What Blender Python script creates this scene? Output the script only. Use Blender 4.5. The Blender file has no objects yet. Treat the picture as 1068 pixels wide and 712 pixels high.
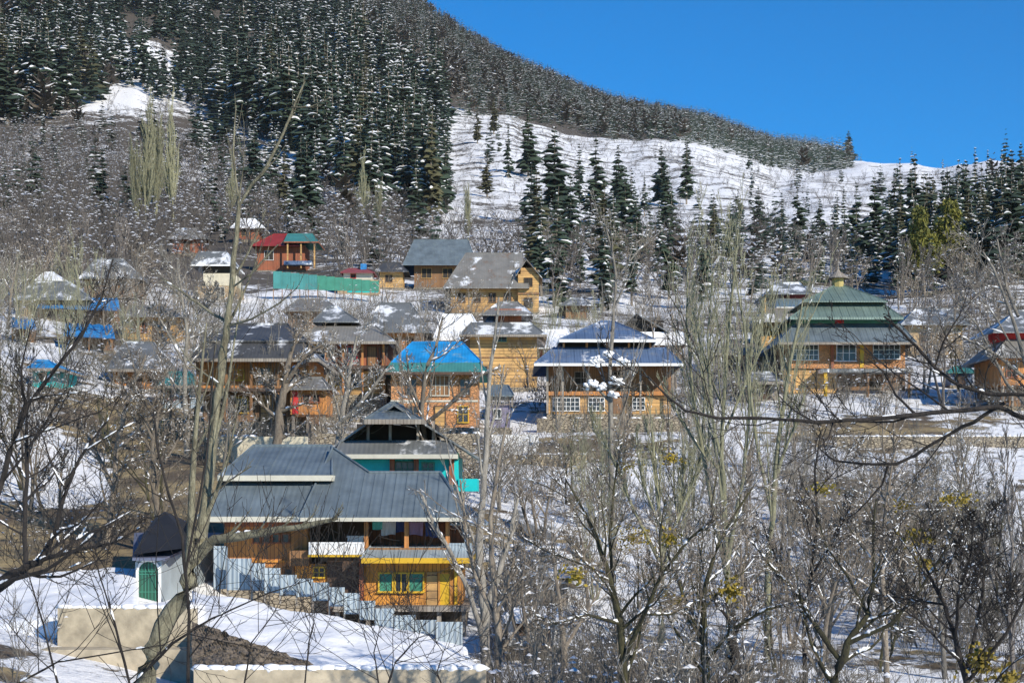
import bpy, math, random
import numpy as np
from mathutils import Vector, noise as mnoise

# ------------------------------------------------------------------ camera, sky, sun
F = 1632.0            # focal length in photo pixels (photo is 1068 x 712)
HY = 520.0            # photo row of the eye level
sc = bpy.context.scene
COL = sc.collection
cam = bpy.data.cameras.new('camera'); camo = bpy.data.objects.new('camera', cam); COL.objects.link(camo)
cam.sensor_width = 36.0; cam.lens = 36.0 * F / 1068.0
cam.shift_y = (HY - 356.0) / 1068.0
cam.clip_start = 0.3; cam.clip_end = 20000
camo.location = (0, 0, 0); camo.rotation_euler = (math.radians(90), 0, 0)
sc.camera = camo
SUN_EL, SUN_AZ = math.radians(28), math.radians(140)
w = bpy.data.worlds.new('World'); sc.world = w; w.use_nodes = True
nt = w.node_tree; bg = nt.nodes['Background']
sky = nt.nodes.new('ShaderNodeTexSky'); sky.sky_type = 'NISHITA'; sky.sun_disc = False
sky.sun_elevation = SUN_EL; sky.sun_rotation = SUN_AZ
sky.altitude = 2400; sky.air_density = 1.0; sky.dust_density = 0.0; sky.ozone_density = 3.0
hs = nt.nodes.new('ShaderNodeHueSaturation'); hs.inputs['Saturation'].default_value = 1.8; hs.inputs['Value'].default_value = 0.84; hs.inputs['Hue'].default_value = 0.503
nt.links.new(sky.outputs[0], hs.inputs['Color']); nt.links.new(hs.outputs[0], bg.inputs[0])
bg.inputs[1].default_value = 0.14
sd = bpy.data.lights.new('sun', 'SUN'); sd.energy = 4.0; sd.angle = math.radians(0.5); sd.color = (1.0, 0.92, 0.78)
so = bpy.data.objects.new('sun', sd); COL.objects.link(so)
tosun = Vector((math.sin(SUN_AZ)*math.cos(SUN_EL), math.cos(SUN_AZ)*math.cos(SUN_EL), math.sin(SUN_EL)))
so.rotation_euler = tosun.to_track_quat('Z', 'Y').to_euler(); so.location = (20, -20, 40)
sc.view_settings.view_transform = 'Standard'; sc.view_settings.look = 'None'
sc.view_settings.exposure = 0.5; sc.view_settings.gamma = 1.0
sc.cycles.use_denoising = True
sc.cycles.max_bounces = 6; sc.cycles.diffuse_bounces = 3; sc.cycles.transparent_max_bounces = 8
R = random.Random(7)

# ------------------------------------------------------------------ materials
MATS = {}
def nodes(m):
    m.use_nodes = True; n = m.node_tree; return n, n.nodes, n.links, n.nodes['Principled BSDF']
def mix_rgb(N, L, a, b, fac):
    x = N.new('ShaderNodeMix'); x.data_type = 'RGBA'
    for s, v in ((x.inputs[6], a), (x.inputs[7], b), (x.inputs[0], fac)):
        if hasattr(v, 'links') or hasattr(v, 'is_linked'): L.new(v, s)
        elif isinstance(v, tuple): s.default_value = (*v, 1)
        else: s.default_value = v
    return x.outputs[2]
def noise_tex(N, L, scale, detail=4, vec=None, rough=0.6):
    t = N.new('ShaderNodeTexNoise'); t.inputs['Scale'].default_value = scale
    t.inputs['Detail'].default_value = detail; t.inputs['Roughness'].default_value = rough
    if vec is not None: L.new(vec, t.inputs['Vector'])
    return t.outputs['Fac']
def ramp(N, L, fac, lo, hi):
    r = N.new('ShaderNodeMapRange'); r.inputs['From Min'].default_value = lo; r.inputs['From Max'].default_value = hi
    L.new(fac, r.inputs['Value']); return r.outputs[0]
def math_n(N, L, op, a, b=None, c=None):
    x = N.new('ShaderNodeMath'); x.operation = op
    for i, v in enumerate((a, b, c)):
        if v is None: continue
        if isinstance(v, (int, float)): x.inputs[i].default_value = v
        else: L.new(v, x.inputs[i])
    return x.outputs[0]
def bump(N, L, P, h, strength, dist=0.05):
    b = N.new('ShaderNodeBump'); b.inputs['Strength'].default_value = strength; b.inputs['Distance'].default_value = dist
    L.new(h, b.inputs['Height']); L.new(b.outputs[0], P.inputs['Normal'])

def mat_plain(name, col, rough=0.85, var=0.25, scale=1.5, metal=0.0, dark=None):
    if name in MATS: return MATS[name]
    m = bpy.data.materials.new(name); n, N, L, P = nodes(m)
    tc = N.new('ShaderNodeTexCoord').outputs['Object']
    f = noise_tex(N, L, scale, 5, tc)
    f = ramp(N, L, f, 0.3, 0.7)
    d = dark or tuple(c * (1 - var) for c in col); u = tuple(min(1, c * (1 + var * 0.6)) for c in col)
    L.new(mix_rgb(N, L, d, u, f), P.inputs['Base Color'])
    P.inputs['Roughness'].default_value = rough; P.inputs['Metallic'].default_value = metal
    bump(N, L, P, noise_tex(N, L, scale * 9, 3, tc), 0.25, 0.03)
    MATS[name] = m; return m

def stripe_coord(N, L, vertical_seams=True):
    """coordinate running ACROSS the seams, chosen by which way the face looks"""
    tc = N.new('ShaderNodeTexCoord'); s = N.new('ShaderNodeSeparateXYZ'); L.new(tc.outputs['Object'], s.inputs[0])
    nn = N.new('ShaderNodeSeparateXYZ'); L.new(tc.outputs['Normal'], nn.inputs[0])
    ax = math_n(N, L, 'ABSOLUTE', nn.outputs[0]); ay = math_n(N, L, 'ABSOLUTE', nn.outputs[1])
    side = math_n(N, L, 'GREATER_THAN', ax, ay)
    mx = N.new('ShaderNodeMix'); L.new(side, mx.inputs[0]); L.new(s.outputs[0], mx.inputs[2]); L.new(s.outputs[1], mx.inputs[3])
    return tc.outputs['Object'], mx.outputs[0], s.outputs[2]

def mat_metal(name, col, pitch=0.22, rough=0.5, metal=0.25, var=0.3, rust=None, snow=0.0):
    """profiled sheet roofing: seams, sheet to sheet colour change, weather stains"""
    if name in MATS: return MATS[name]
    m = bpy.data.materials.new(name); n, N, L, P = nodes(m)
    tc, c, z = stripe_coord(N, L)
    st = math_n(N, L, 'SINE', math_n(N, L, 'MULTIPLY', c, 2 * math.pi / pitch))
    sheet = math_n(N, L, 'FLOOR', math_n(N, L, 'MULTIPLY', c, 1 / 0.9))
    wn = N.new('ShaderNodeTexWhiteNoise'); wn.noise_dimensions = '1D'; L.new(sheet, wn.inputs['W'])
    f = math_n(N, L, 'MULTIPLY_ADD', wn.outputs['Value'], 0.22, math_n(N, L, 'MULTIPLY', ramp(N, L, noise_tex(N, L, 0.8, 6, tc), .3, .7), 0.7))
    col2 = mix_rgb(N, L, tuple(x * (1 - var) for x in col), tuple(min(1, x * (1 + var * .7)) for x in col), f)
    if rust:
        r = ramp(N, L, noise_tex(N, L, 0.6, 7, tc, 0.75), 0.56, 0.68)
        col2 = mix_rgb(N, L, col2, rust, r)
    if snow:
        r = ramp(N, L, noise_tex(N, L, 0.45, 6, tc, 0.65), 0.60 - snow * .3, 0.68 - snow * .3)
        col2 = mix_rgb(N, L, col2, (0.85, 0.86, 0.88), r)
    L.new(col2, P.inputs['Base Color']); P.inputs['Roughness'].default_value = rough; P.inputs['Metallic'].default_value = metal
    bump(N, L, P, st, 0.22, 0.02)
    MATS[name] = m; return m

def mat_wood(name, col, pitch=0.16, horizontal=False, var=0.4, rough=0.75, grey=0.0):
    """boards: each board its own tone, dark joint, grain"""
    if name in MATS: return MATS[name]
    m = bpy.data.materials.new(name); n, N, L, P = nodes(m)
    tc, c, z = stripe_coord(N, L)
    k = math_n(N, L, 'MULTIPLY', z if horizontal else c, 1 / pitch)
    wn = N.new('ShaderNodeTexWhiteNoise'); wn.noise_dimensions = '1D'; L.new(math_n(N, L, 'FLOOR', k), wn.inputs['W'])
    mp = N.new('ShaderNodeMapping'); mp.inputs['Scale'].default_value = (0.4, 0.4, 7) if horizontal else (7, 7, 0.4); L.new(tc, mp.inputs['Vector'])
    g = noise_tex(N, L, 1.6, 5, mp.outputs[0])
    f = math_n(N, L, 'ADD', math_n(N, L, 'MULTIPLY', wn.outputs['Value'], 0.55), math_n(N, L, 'MULTIPLY', g, 0.45))
    a = tuple(x * (1 - var) for x in col); b = tuple(min(1, x * (1 + var * .6)) for x in col)
    base = mix_rgb(N, L, a, b, f)
    stain = ramp(N, L, noise_tex(N, L, 0.7, 5, tc, 0.7), 0.45, 0.75)
    base = mix_rgb(N, L, base, (0.13, 0.085, 0.055), math_n(N, L, 'MULTIPLY', stain, 0.72 + grey))
    fr = math_n(N, L, 'FRACT', k); jt = math_n(N, L, 'LESS_THAN', math_n(N, L, 'ABSOLUTE', math_n(N, L, 'SUBTRACT', fr, 0.5)), 0.45)
    base = mix_rgb(N, L, (0.05, 0.03, 0.02), base, jt)
    L.new(base, P.inputs['Base Color']); P.inputs['Roughness'].default_value = rough
    bump(N, L, P, math_n(N, L, 'ADD', jt, g), 0.5, 0.02)
    MATS[name] = m; return m

def mat_stone(name, a, b, scale=2.2, joint=(0.07, 0.055, 0.04)):
    if name in MATS: return MATS[name]
    m = bpy.data.materials.new(name); n, N, L, P = nodes(m)
    tc = N.new('ShaderNodeTexCoord').outputs['Object']
    mp = N.new('ShaderNodeMapping'); mp.inputs['Scale'].default_value = (1, 1, 1.7); L.new(tc, mp.inputs['Vector'])
    v = N.new('ShaderNodeTexVoronoi'); v.inputs['Scale'].default_value = scale; L.new(mp.outputs[0], v.inputs['Vector'])
    e = N.new('ShaderNodeTexVoronoi'); e.feature = 'DISTANCE_TO_EDGE'; e.inputs['Scale'].default_value = scale; L.new(mp.outputs[0], e.inputs['Vector'])
    wn = N.new('ShaderNodeTexWhiteNoise'); L.new(v.outputs['Color'], wn.inputs['Vector'])
    f = math_n(N, L, 'ADD', math_n(N, L, 'MULTIPLY', wn.outputs['Value'], .6), math_n(N, L, 'MULTIPLY', noise_tex(N, L, 4, 4, tc), .4))
    c = mix_rgb(N, L, a, b, f); jn = ramp(N, L, e.outputs['Distance'], 0.02, 0.08)
    L.new(mix_rgb(N, L, joint, c, jn), P.inputs['Base Color']); P.inputs['Roughness'].default_value = 0.95
    bump(N, L, P, jn, 0.9, 0.06)
    MATS[name] = m; return m

def mat_snow():
    if 'snow' in MATS: return MATS['snow']
    m = bpy.data.materials.new('snow'); n, N, L, P = nodes(m)
    tc = N.new('ShaderNodeTexCoord').outputs['Object']
    f = noise_tex(N, L, 0.9, 6, tc, 0.6)
    L.new(mix_rgb(N, L, (0.78, 0.79, 0.82), (0.9, 0.9, 0.9), f), P.inputs['Base Color'])
    P.inputs['Roughness'].default_value = 0.75
    bump(N, L, P, noise_tex(N, L, 2.2, 6, tc, 0.6), 0.6, 0.12)
    MATS['snow'] = m; return m

def mat_bark(name, a, b, scale=6):
    if name in MATS: return MATS[name]
    m = bpy.data.materials.new(name); n, N, L, P = nodes(m)
    tc = N.new('ShaderNodeTexCoord').outputs['Object']
    mp = N.new('ShaderNodeMapping'); mp.inputs['Scale'].default_value = (1, 1, .35); L.new(tc, mp.inputs['Vector'])
    f = math_n(N, L, 'MULTIPLY_ADD', ramp(N, L, noise_tex(N, L, scale, 5, mp.outputs[0], .7), .4, .6), .6, math_n(N, L, 'MULTIPLY', ramp(N, L, noise_tex(N, L, scale*5, 4, mp.outputs[0], .8), .42, .58), .4))
    oi = N.new('ShaderNodeObjectInfo')
    c = mix_rgb(N, L, a, b, f)
    k = math_n(N, L, 'MULTIPLY_ADD', oi.outputs['Random'], 0.5, 0.75)
    vm = N.new('ShaderNodeVectorMath'); vm.operation = 'SCALE'; L.new(c, vm.inputs[0]); L.new(k, vm.inputs['Scale'])
    L.new(vm.outputs[0], P.inputs['Base Color']); P.inputs['Roughness'].default_value = .9
    bump(N, L, P, f, .7, .03)
    MATS[name] = m; return m

def mat_leaf(name, a, b, scale=0.05):
    if name in MATS: return MATS[name]
    m = bpy.data.materials.new(name); n, N, L, P = nodes(m)
    geo = N.new('ShaderNodeNewGeometry').outputs['Position']
    oi = N.new('ShaderNodeObjectInfo')
    f = math_n(N, L, 'ADD', math_n(N, L, 'MULTIPLY', oi.outputs['Random'], .5), math_n(N, L, 'MULTIPLY', ramp(N, L, noise_tex(N, L, scale, 3, geo), .35, .65), .5))
    c = mix_rgb(N, L, a, b, f)
    c2 = mix_rgb(N, L, c, tuple(x * 1.8 for x in b), math_n(N, L, 'MULTIPLY', ramp(N, L, noise_tex(N, L, 0.8, 3, geo), .45, .75), .6))
    L.new(c2, P.inputs['Base Color']); P.inputs['Roughness'].default_value = .8
    MATS[name] = m; return m

SNOW = mat_snow()
M = dict(
 orange=mat_wood('orange_boards', (0.56, 0.235, 0.065)), yellow=mat_wood('yellow_boards', (0.68, 0.29, 0.045)),
 tan=mat_wood('tan_boards', (0.60, 0.36, 0.13), horizontal=True, pitch=.3), brown=mat_wood('brown_boards', (0.27, 0.14, 0.06)),
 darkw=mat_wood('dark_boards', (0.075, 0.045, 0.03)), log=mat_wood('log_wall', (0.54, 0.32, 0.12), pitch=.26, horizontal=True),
 redw=mat_wood('red_boards', (0.36, 0.11, 0.05)), greyw=mat_wood('grey_boards', (0.3, 0.27, 0.23)),
 brick=mat_stone('brick_orange', (0.50, 0.22, 0.09), (0.62, 0.32, 0.15), 4.2, (0.25, 0.17, 0.1)),
 stone=mat_stone('field_stone', (0.20, 0.17, 0.13), (0.40, 0.34, 0.25), 3.6), tanstone=mat_stone('tan_stone', (0.36, 0.28, 0.17), (0.5, 0.42, 0.28), 2.6),
 rubble=mat_plain('dark_rubble', (0.13, 0.105, 0.08), var=.6, scale=5),
 concrete=mat_plain('tan_concrete', (0.42, 0.36, 0.26), var=.42, scale=1.7), plaster=mat_plain('pale_plaster', (0.55, 0.50, 0.38), var=.2),
 white=mat_plain('white_paint', (0.74, 0.74, 0.73), var=.1, rough=.6), mud=mat_plain('mud_plaster', (0.42, 0.30, 0.17), var=.3),
 blue=mat_metal('slate_blue_sheet', (0.165, 0.205, 0.23), rust=(0.20, 0.24, 0.25), var=.4), slate=mat_metal('grey_sheet', (0.17, 0.18, 0.185), snow=.33),
 dkroof=mat_metal('dark_sheet', (0.085, 0.085, 0.085), snow=.12), steel=mat_metal('bright_sheet', (0.36, 0.42, 0.46), pitch=.12, rough=.45),
 greenroof=mat_metal('sage_sheet', (0.17, 0.235, 0.205)), rustroof=mat_metal('rusty_sheet', (0.24, 0.23, 0.21), rust=(0.2, .12, .07), snow=.2),
 azure=mat_metal('azure_sheet', (0.015, 0.27, 0.62), rough=.5, metal=0, var=.45, rust=(0.16, 0.30, 0.36)), navy=mat_metal('blue_sheet', (0.11, 0.17, 0.29), metal=.2, rust=(0.2, 0.22, 0.25), snow=.1),
 redroof=mat_metal('red_sheet', (0.33, 0.04, 0.035)), teal=mat_metal('teal_sheet', (0.06, 0.25, 0.24), rough=.6),
 turq=mat_plain('turquoise_paint', (0.0, 0.50, 0.50), var=.15, rough=.5), green=mat_plain('green_paint', (0.045, 0.22, 0.15), var=.2, rough=.5),
 dkgreen=mat_plain('dark_green_paint', (0.02, 0.09, 0.06), var=.2, rough=.5),
 tarpblue=mat_plain('blue_tarpaulin', (0.03, 0.20, 0.48), var=.4, rough=.45, scale=3), glass=mat_plain('dark_glass', (0.04, 0.045, 0.05), rough=.12, var=.3),
 black=mat_plain('black_tarpaulin', (0.018, 0.018, 0.02), rough=.6), red=mat_plain('red_paint', (0.5, 0.03, 0.03)),
 dark=mat_plain('dark_interior', (0.03, 0.025, 0.02)), yellowp=mat_plain('yellow_paint', (0.62, 0.38, 0.02), var=.15, rough=.5),  # the near-black also paints the shade inside open attics
 trim=mat_plain('pale_trim', (0.52, 0.50, 0.42), var=.15), trimdull=mat_plain('dull_yellow_paint', (0.38, 0.31, 0.12)), purple=mat_plain('lilac_paint', (0.22, 0.20, 0.30), var=.15), snow=SNOW,
 shade_violet=mat_plain('shade_violet_sheet', (0.12, 0.135, 0.20), rough=.5), maroon=mat_plain('maroon_paint', (0.22, 0.05, 0.06)),  # blue-violet puts the shed roof's shade into its base colour
 cloth1=mat_plain('white_cloth', (0.7, 0.68, 0.7)), cloth2=mat_plain('aqua_cloth', (0.15, 0.55, 0.5)), cloth3=mat_plain('mauve_cloth', (0.4, 0.25, 0.38)),
 cloth4=mat_plain('navy_cloth', (0.05, 0.07, 0.2)), moss=mat_leaf('yellow_moss', (0.15, 0.11, 0.015), (0.28, 0.21, 0.025), .6),
)
BROWNC = mat_leaf('leafless_brown_crown', (0.055, 0.045, 0.036), (0.11, 0.088, 0.065), .03)
BARK = dict(lean=mat_bark('greenish_grey_bark', (0.085, 0.075, 0.05), (0.30, 0.28, 0.19)), grey=mat_bark('grey_bark', (0.13, 0.118, 0.102), (0.30, 0.275, 0.235)), dark=mat_bark('dark_bark', (0.010, 0.009, 0.009), (0.035, 0.028, 0.024)),
            olive=mat_bark('olive_bark', (0.17, 0.17, 0.105), (0.34, 0.33, 0.22)), brown=mat_bark('brown_bark', (0.125, 0.10, 0.078), (0.27, 0.23, 0.18)),
            mossy=mat_bark('mossy_bark', (0.018, 0.016, 0.012), (0.075, 0.07, 0.028)), poplar=mat_bark('poplar_bark', (0.19, 0.19, 0.12), (0.32, 0.31, 0.2)),
            scrub=mat_bark('scrub_bark', (0.085, 0.075, 0.068), (0.20, 0.175, 0.155)))
NEEDLE = mat_leaf('dark_needles', (0.018, 0.036, 0.030), (0.036, 0.058, 0.030))
NEEDLE_B = mat_leaf('olive_needles', (0.045, 0.050, 0.025), (0.085, 0.08, 0.035))
NEEDLE_Y = mat_leaf('yellow_green_leaves', (0.07, 0.08, 0.015), (0.17, 0.155, 0.02), .3)

# ------------------------------------------------------------------ mesh helpers
def tag(o, label=None, cat=None, group=None, kind=None):
    if label: o['label'] = label
    if cat: o['category'] = cat
    if group: o['group'] = group
    if kind: o['kind'] = kind
    return o
def empty(name, loc, rz=0.0):
    o = bpy.data.objects.new(name, None); COL.objects.link(o); o.location = loc; o.rotation_euler = (0, 0, rz); o.empty_display_size = .5
    return o
class MB:
    def __init__(s): s.v = []; s.f = []; s.m = []
    def poly(s, pts, faces, mi=0):
        b = len(s.v); s.v += [tuple(p) for p in pts]
        for f in faces: s.f.append(tuple(b + i for i in f)); s.m.append(mi)
    def box(s, x0, x1, y0, y1, z0, z1, mi=0):
        s.poly([(x0,y0,z0),(x1,y0,z0),(x1,y1,z0),(x0,y1,z0),(x0,y0,z1),(x1,y0,z1),(x1,y1,z1),(x0,y1,z1)],
               [(0,3,2,1),(4,5,6,7),(0,1,5,4),(1,2,6,5),(2,3,7,6),(3,0,4,7)], mi)
    def slab(s, top, t, mi=0):
        """extrude a polygon (list of points, counter-clockwise from above) down by t"""
        n = len(top); bot = [(p[0], p[1], p[2] - t) for p in top]
        s.poly(list(top) + bot, [tuple(range(n)), tuple(range(2*n-1, n-1, -1))] + [(i, n+i, n+(i+1) % n, (i+1) % n) for i in range(n)], mi)
    def bar(s, p, q, r, n=4, mi=0, r2=None):
        chain(s, [Vector(p), Vector(q)], [r, r if r2 is None else r2], n, mi, cap=True)
    def blob(s, c, rx, ry, rz, seg=6, rings=3, mi=0, rnd=None, rot=0.0):
        b = len(s.v); ca, sa = math.cos(rot), math.sin(rot)
        pts = [(0, 0, 1)]
        for i in range(1, rings + 1):
            th = math.pi * i / (rings + 1)
            for j in range(seg):
                ph = 2 * math.pi * j / seg; k = 1 + (rnd.uniform(-.22, .22) if rnd else 0)
                pts.append((math.sin(th) * math.cos(ph) * k, math.sin(th) * math.sin(ph) * k, math.cos(th) * k))
        pts.append((0, 0, -1))
        for x, y, z in pts:
            x, y = x * rx, y * ry; s.v.append((c[0] + x*ca - y*sa, c[1] + x*sa + y*ca, c[2] + z*rz))
        for j in range(seg):
            k = (j + 1) % seg; s.f.append((b, b+1+j, b+1+k)); s.m.append(mi)
            for i in range(rings - 1):
                a = b + 1 + i*seg; s.f.append((a+j, a+seg+j, a+seg+k, a+k)); s.m.append(mi)
            a = b + 1 + (rings-1)*seg; s.f.append((a+j, b+len(pts)-1, a+k)); s.m.append(mi)
    def build(s, name, mats, parent=None, loc=(0, 0, 0), smooth=False):
        o = bpy.data.objects.new(name, s.mesh(name, mats, smooth)); COL.objects.link(o)
        if parent: o.parent = parent
        o.location = loc; return o
    def mesh(s, name, mats, smooth=False):
        me = bpy.data.meshes.new(name); me.from_pydata(s.v, [], s.f)
        for mt in (mats if isinstance(mats, (list, tuple)) else [mats]): me.materials.append(mt)
        if len(set(s.m)) > 1: me.polygons.foreach_set('material_index', s.m)
        if smooth: me.polygons.foreach_set('use_smooth', [True] * len(s.f))
        me.update(); return me
def chain(mb, pts, radii, n=5, mi=0, cap=False):
    b0 = len(mb.v); up = Vector((0, 0, 1)); k = len(pts)
    for i, p in enumerate(pts):
        t = (pts[min(i+1, k-1)] - pts[max(i-1, 0)])
        if t.length < 1e-6: t = Vector((0, 0, 1))
        t.normalize(); a = t.cross(up if abs(t.z) < .95 else Vector((1, 0, 0))); a.normalize(); c = t.cross(a)
        for j in range(n):
            q = 2 * math.pi * j / n + .78; d = a * math.cos(q) + c * math.sin(q)
            mb.v.append((p.x + d.x*radii[i], p.y + d.y*radii[i], p.z + d.z*radii[i]))
    for i in range(k - 1):
        for j in range(n):
            a = b0 + i*n + j; c = b0 + i*n + (j+1) % n
            mb.f.append((a, a+n, c+n, c)); mb.m.append(mi)
    if cap:
        mb.f.append(tuple(range(b0, b0+n))); mb.m.append(mi); mb.f.append(tuple(range(b0+(k-1)*n+n-1, b0+(k-1)*n-1, -1))); mb.m.append(mi)
def W(px, py, Y): return Vector(((px - 534) / F * Y, Y, (HY - py) / F * Y))

# ------------------------------------------------------------------ terrain
TC = [-300, 0, 100, 200, 300, 400, 500, 600, 700, 800, 900, 1000, 1068, 1400]
TT = [
 (5,   [1400]*14), (15, [1170]*14),
 (30,  [850, 850, 860, 880, 890, 900, 900, 900, 900, 900, 900, 900, 900, 880]),
 (42,  [690, 690, 720, 745, 770, 775, 775, 775, 775, 775, 775, 775, 775, 760]),
 (52,  [610, 640, 650, 680, 700, 705, 705, 705, 705, 705, 705, 705, 700, 690]),
 (60,  [580, 600, 600, 620, 660, 660, 665, 665, 668, 668, 668, 670, 670, 660]),
 (70,  [540, 562, 566, 560, 575, 600, 610, 615, 622, 625, 625, 622, 620, 610]),
 (82,  [470, 490, 520, 505, 500, 520, 535, 540, 552, 560, 562, 562, 560, 540]),
 (95,  [420, 435, 470, 465, 470, 480, 487, 490, 495, 500, 500, 496, 494, 480]),
 (105, [395, 405, 435, 442, 450, 455, 460, 462, 465, 466, 466, 466, 466, 450]),
 (120, [370, 380, 400, 422, 425, 432, 434, 434, 434, 434, 434, 432, 430, 415]),
 (145, [340, 352, 360, 372, 382, 392, 396, 396, 396, 392, 390, 388, 384, 370]),
 (180, [305, 315, 322, 330, 338, 345, 350, 352, 354, 350, 348, 345, 342, 325]),
 (230, [270, 280, 285, 292, 300, 305, 308, 315, 318, 314, 312, 310, 306, 290]),
 (320, [235, 243, 248, 252, 260, 265, 265, 270, 275, 278, 276, 270, 262, 240]),
 (450, [190, 200, 205, 210, 215, 225, 226, 230, 236, 240, 238, 230, 216, 190]),
 (600, [140, 150, 155, 162, 172, 185, 188, 198, 205, 212, 208, 202, 190, 150]),
 (800, [75, 88, 96, 106, 120, 135, 142, 158, 174, 188, 182, 186, 176, 120]),
 (1000,[20, 35, 40, 50, 72, 100, 116, 132, 158, 176, 168, 170, 174, 105]),
 (1400,[-90, -70, -60, -45, -15, 25, 64, 106, 138, 164, 171, 182, 184, 110]),
 (2000,[-210, -190, -170, -140, -90, -30, 44, 97, 124, 151, 176, 188, 190, 115]),
 (2600,[60, 60, 60, 60, 60, 70, 80, 125, 150, 175, 200, 210, 212, 140]),
 (3300,[330]*14), (5000, [480]*14)]
NCOL = np.concatenate([np.array([-3600, -2800, -2100, -1500, -1000, -700]), np.arange(-500, 1600, 7.0), np.array([1800, 2200, 2800, 3600, 4600])])
NROW = np.exp(np.linspace(math.log(5), math.log(5000), 430))
_ty = np.log(np.array([t[0] for t in TT], float)); _tp = np.array([t[1] for t in TT], float)
_cols = np.stack([np.interp(NCOL, TC, _tp[i]) for i in range(len(TT))])           # rows(table) x cols
PYG = np.stack([np.interp(np.log(NROW), _ty, _cols[:, j]) for j in range(len(NCOL))], 1)
def blur(a, k, ax):
    r = a.copy(); n = a.shape[ax]
    for _ in range(2):
        acc = np.zeros_like(r)
        for d in range(-k, k + 1):
            idx = np.clip(np.arange(n) + d, 0, n - 1); acc += np.take(r, idx, ax)
        r = acc / (2*k + 1)
    return r
PYG = blur(blur(PYG, 4, 1), 3, 0)
ZG = (HY - PYG) / F * NROW[:, None]
XG = (NCOL[None, :] - 534) / F * NROW[:, None]
def fbm(x, y, s, o=4): return mnoise.fractal(Vector((x*s, y*s, 3.7)), 1.0, 2.0, o)
for i in range(0, len(NROW)):
    Y = NROW[i]; A = min(9.0, 0.0045 * Y if Y < 200 else .9 + .011 * (Y - 200)) ; sc_ = 1.0 / (6 + Y * .07)
    for j in range(6, len(NCOL) - 5):
        ZG[i, j] += A * fbm(XG[i, j], Y, sc_, 4)
lR0, lR1 = math.log(5), math.log(5000)
def ground(x, y):
    """terrain height at world x, y"""
    Y = max(5.0, min(4990.0, y)); px = 534 + x / Y * F
    r = (math.log(Y) - lR0) / (lR1 - lR0) * (len(NROW) - 1); i = min(len(NROW) - 2, int(r)); r -= i
    c = float(np.interp(px, NCOL, np.arange(len(NCOL)))); j = min(len(NCOL) - 2, int(c)); c -= j
    return float((ZG[i, j]*(1-c) + ZG[i, j+1]*c)*(1-r) + (ZG[i+1, j]*(1-c) + ZG[i+1, j+1]*c)*r)
def gpy(px, Y): return HY - ground((px-534)/F*Y, Y) / Y * F
def Yof(px, py, lo=20, hi=1300):
    """nearest distance at which the ground shows at this photo pixel"""
    Y = lo
    while Y < hi:
        if gpy(px, Y) <= py: return Y
        Y *= 1.012
    return hi
def snowmap(px, Y):
    s = 0.575
    def g(cx, cy, rx, ry, a):
        return a * math.exp(-((px-cx)/rx)**2 - (math.log(Y/cy)/ry)**2)
    s += g(60, 68, 130, .09, -.62) + g(190, 84, 70, .13, -.6) + g(150, 100, 110, .15, -.35) + g(60, 88, 60, .08, .25)
    s += g(50, 290, 260, .5, -.30) + g(300, 193, 110, .13, .45) + g(600, 92, 140, .1, .12) + g(660, 300, 200, .3, .05)
    s += g(600, 104, 90, .05, -.4) + g(930, 112, 130, .03, -.15) + g(900, 85, 260, .25, .02)
    if Y > 350 and px > 440: s += .05
    if Y > 850 and px > 700: s += .05
    if 420 < Y < 1050 and px > 470: s -= .075
    if Y > 600 and px < 430: s -= .12
    if Y > 1000 and px < 700: s -= .28
    elif Y > 1150 and px < 860: s -= .2
    if 180 < Y < 450: s -= .06
    s += g(70, 420, 200, .35, -.10) + g(60, 84, 60, .10, .2) + g(140, 920, 50, .08, .4) + g(112, 770, 46, .07, .35) + g(185, 840, 24, .07, .3) + g(318, 640, 26, .09, .35) + g(400, 520, 30, .08, .3) + g(60, 330, 90, .10, .12) + g(100, 205, 90, .09, .2)
    return s
rowsN = [-60, -30, -10, 0]; V = []; SN = []
nc = len(NCOL)
for Y in rowsN:
    for j in range(nc): V.append(((NCOL[j]-534)/F*5, Y, ZG[0, j] + (0 if Y == 0 else .2))); SN.append(.6)
for i in range(len(NROW)):
    for j in range(nc): V.append((XG[i, j], NROW[i], ZG[i, j])); SN.append(snowmap(NCOL[j], NROW[i]))
nr = len(rowsN) + len(NROW)
Fc = [(i*nc+j, i*nc+j+1, (i+1)*nc+j+1, (i+1)*nc+j) for i in range(nr-1) for j in range(nc-1)]
me = bpy.data.meshes.new('ground'); me.from_pydata(V, [], Fc); me.polygons.foreach_set('use_smooth', [True]*len(Fc))
at = me.attributes.new('snow', 'FLOAT', 'POINT'); at.data.foreach_set('value', SN)
at2 = me.attributes.new('heath', 'FLOAT', 'POINT'); at2.data.foreach_set('value', [min(1, max(0, (v[1]-140)/60)) for v in V])
gm = bpy.data.materials.new('snowy_ground'); n_, N, L, P = nodes(gm)
geo = N.new('ShaderNodeNewGeometry').outputs['Position']
att = N.new('ShaderNodeAttribute'); att.attribute_name = 'snow'
nA = noise_tex(N, L, 0.07, 3, geo, .6); nB = noise_tex(N, L, 0.55, 8, geo, .72); nC = noise_tex(N, L, 0.28, 4, geo, .6)
cmb = math_n(N, L, 'ADD', math_n(N, L, 'MULTIPLY', nA, .45), math_n(N, L, 'MULTIPLY', nB, .55))
edge = math_n(N, L, 'SUBTRACT', math_n(N, L, 'ADD', att.outputs['Fac'], math_n(N, L, 'MULTIPLY', cmb, 1.6)), 1.32)
sep = N.new('ShaderNodeSeparateXYZ'); L.new(N.new('ShaderNodeNewGeometry').outputs['Normal'], sep.inputs[0])
edge = math_n(N, L, 'ADD', edge, math_n(N, L, 'MULTIPLY', math_n(N, L, 'SUBTRACT', sep.outputs[2], .9), .5))
sf = ramp(N, L, edge, -.02, .035)
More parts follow.
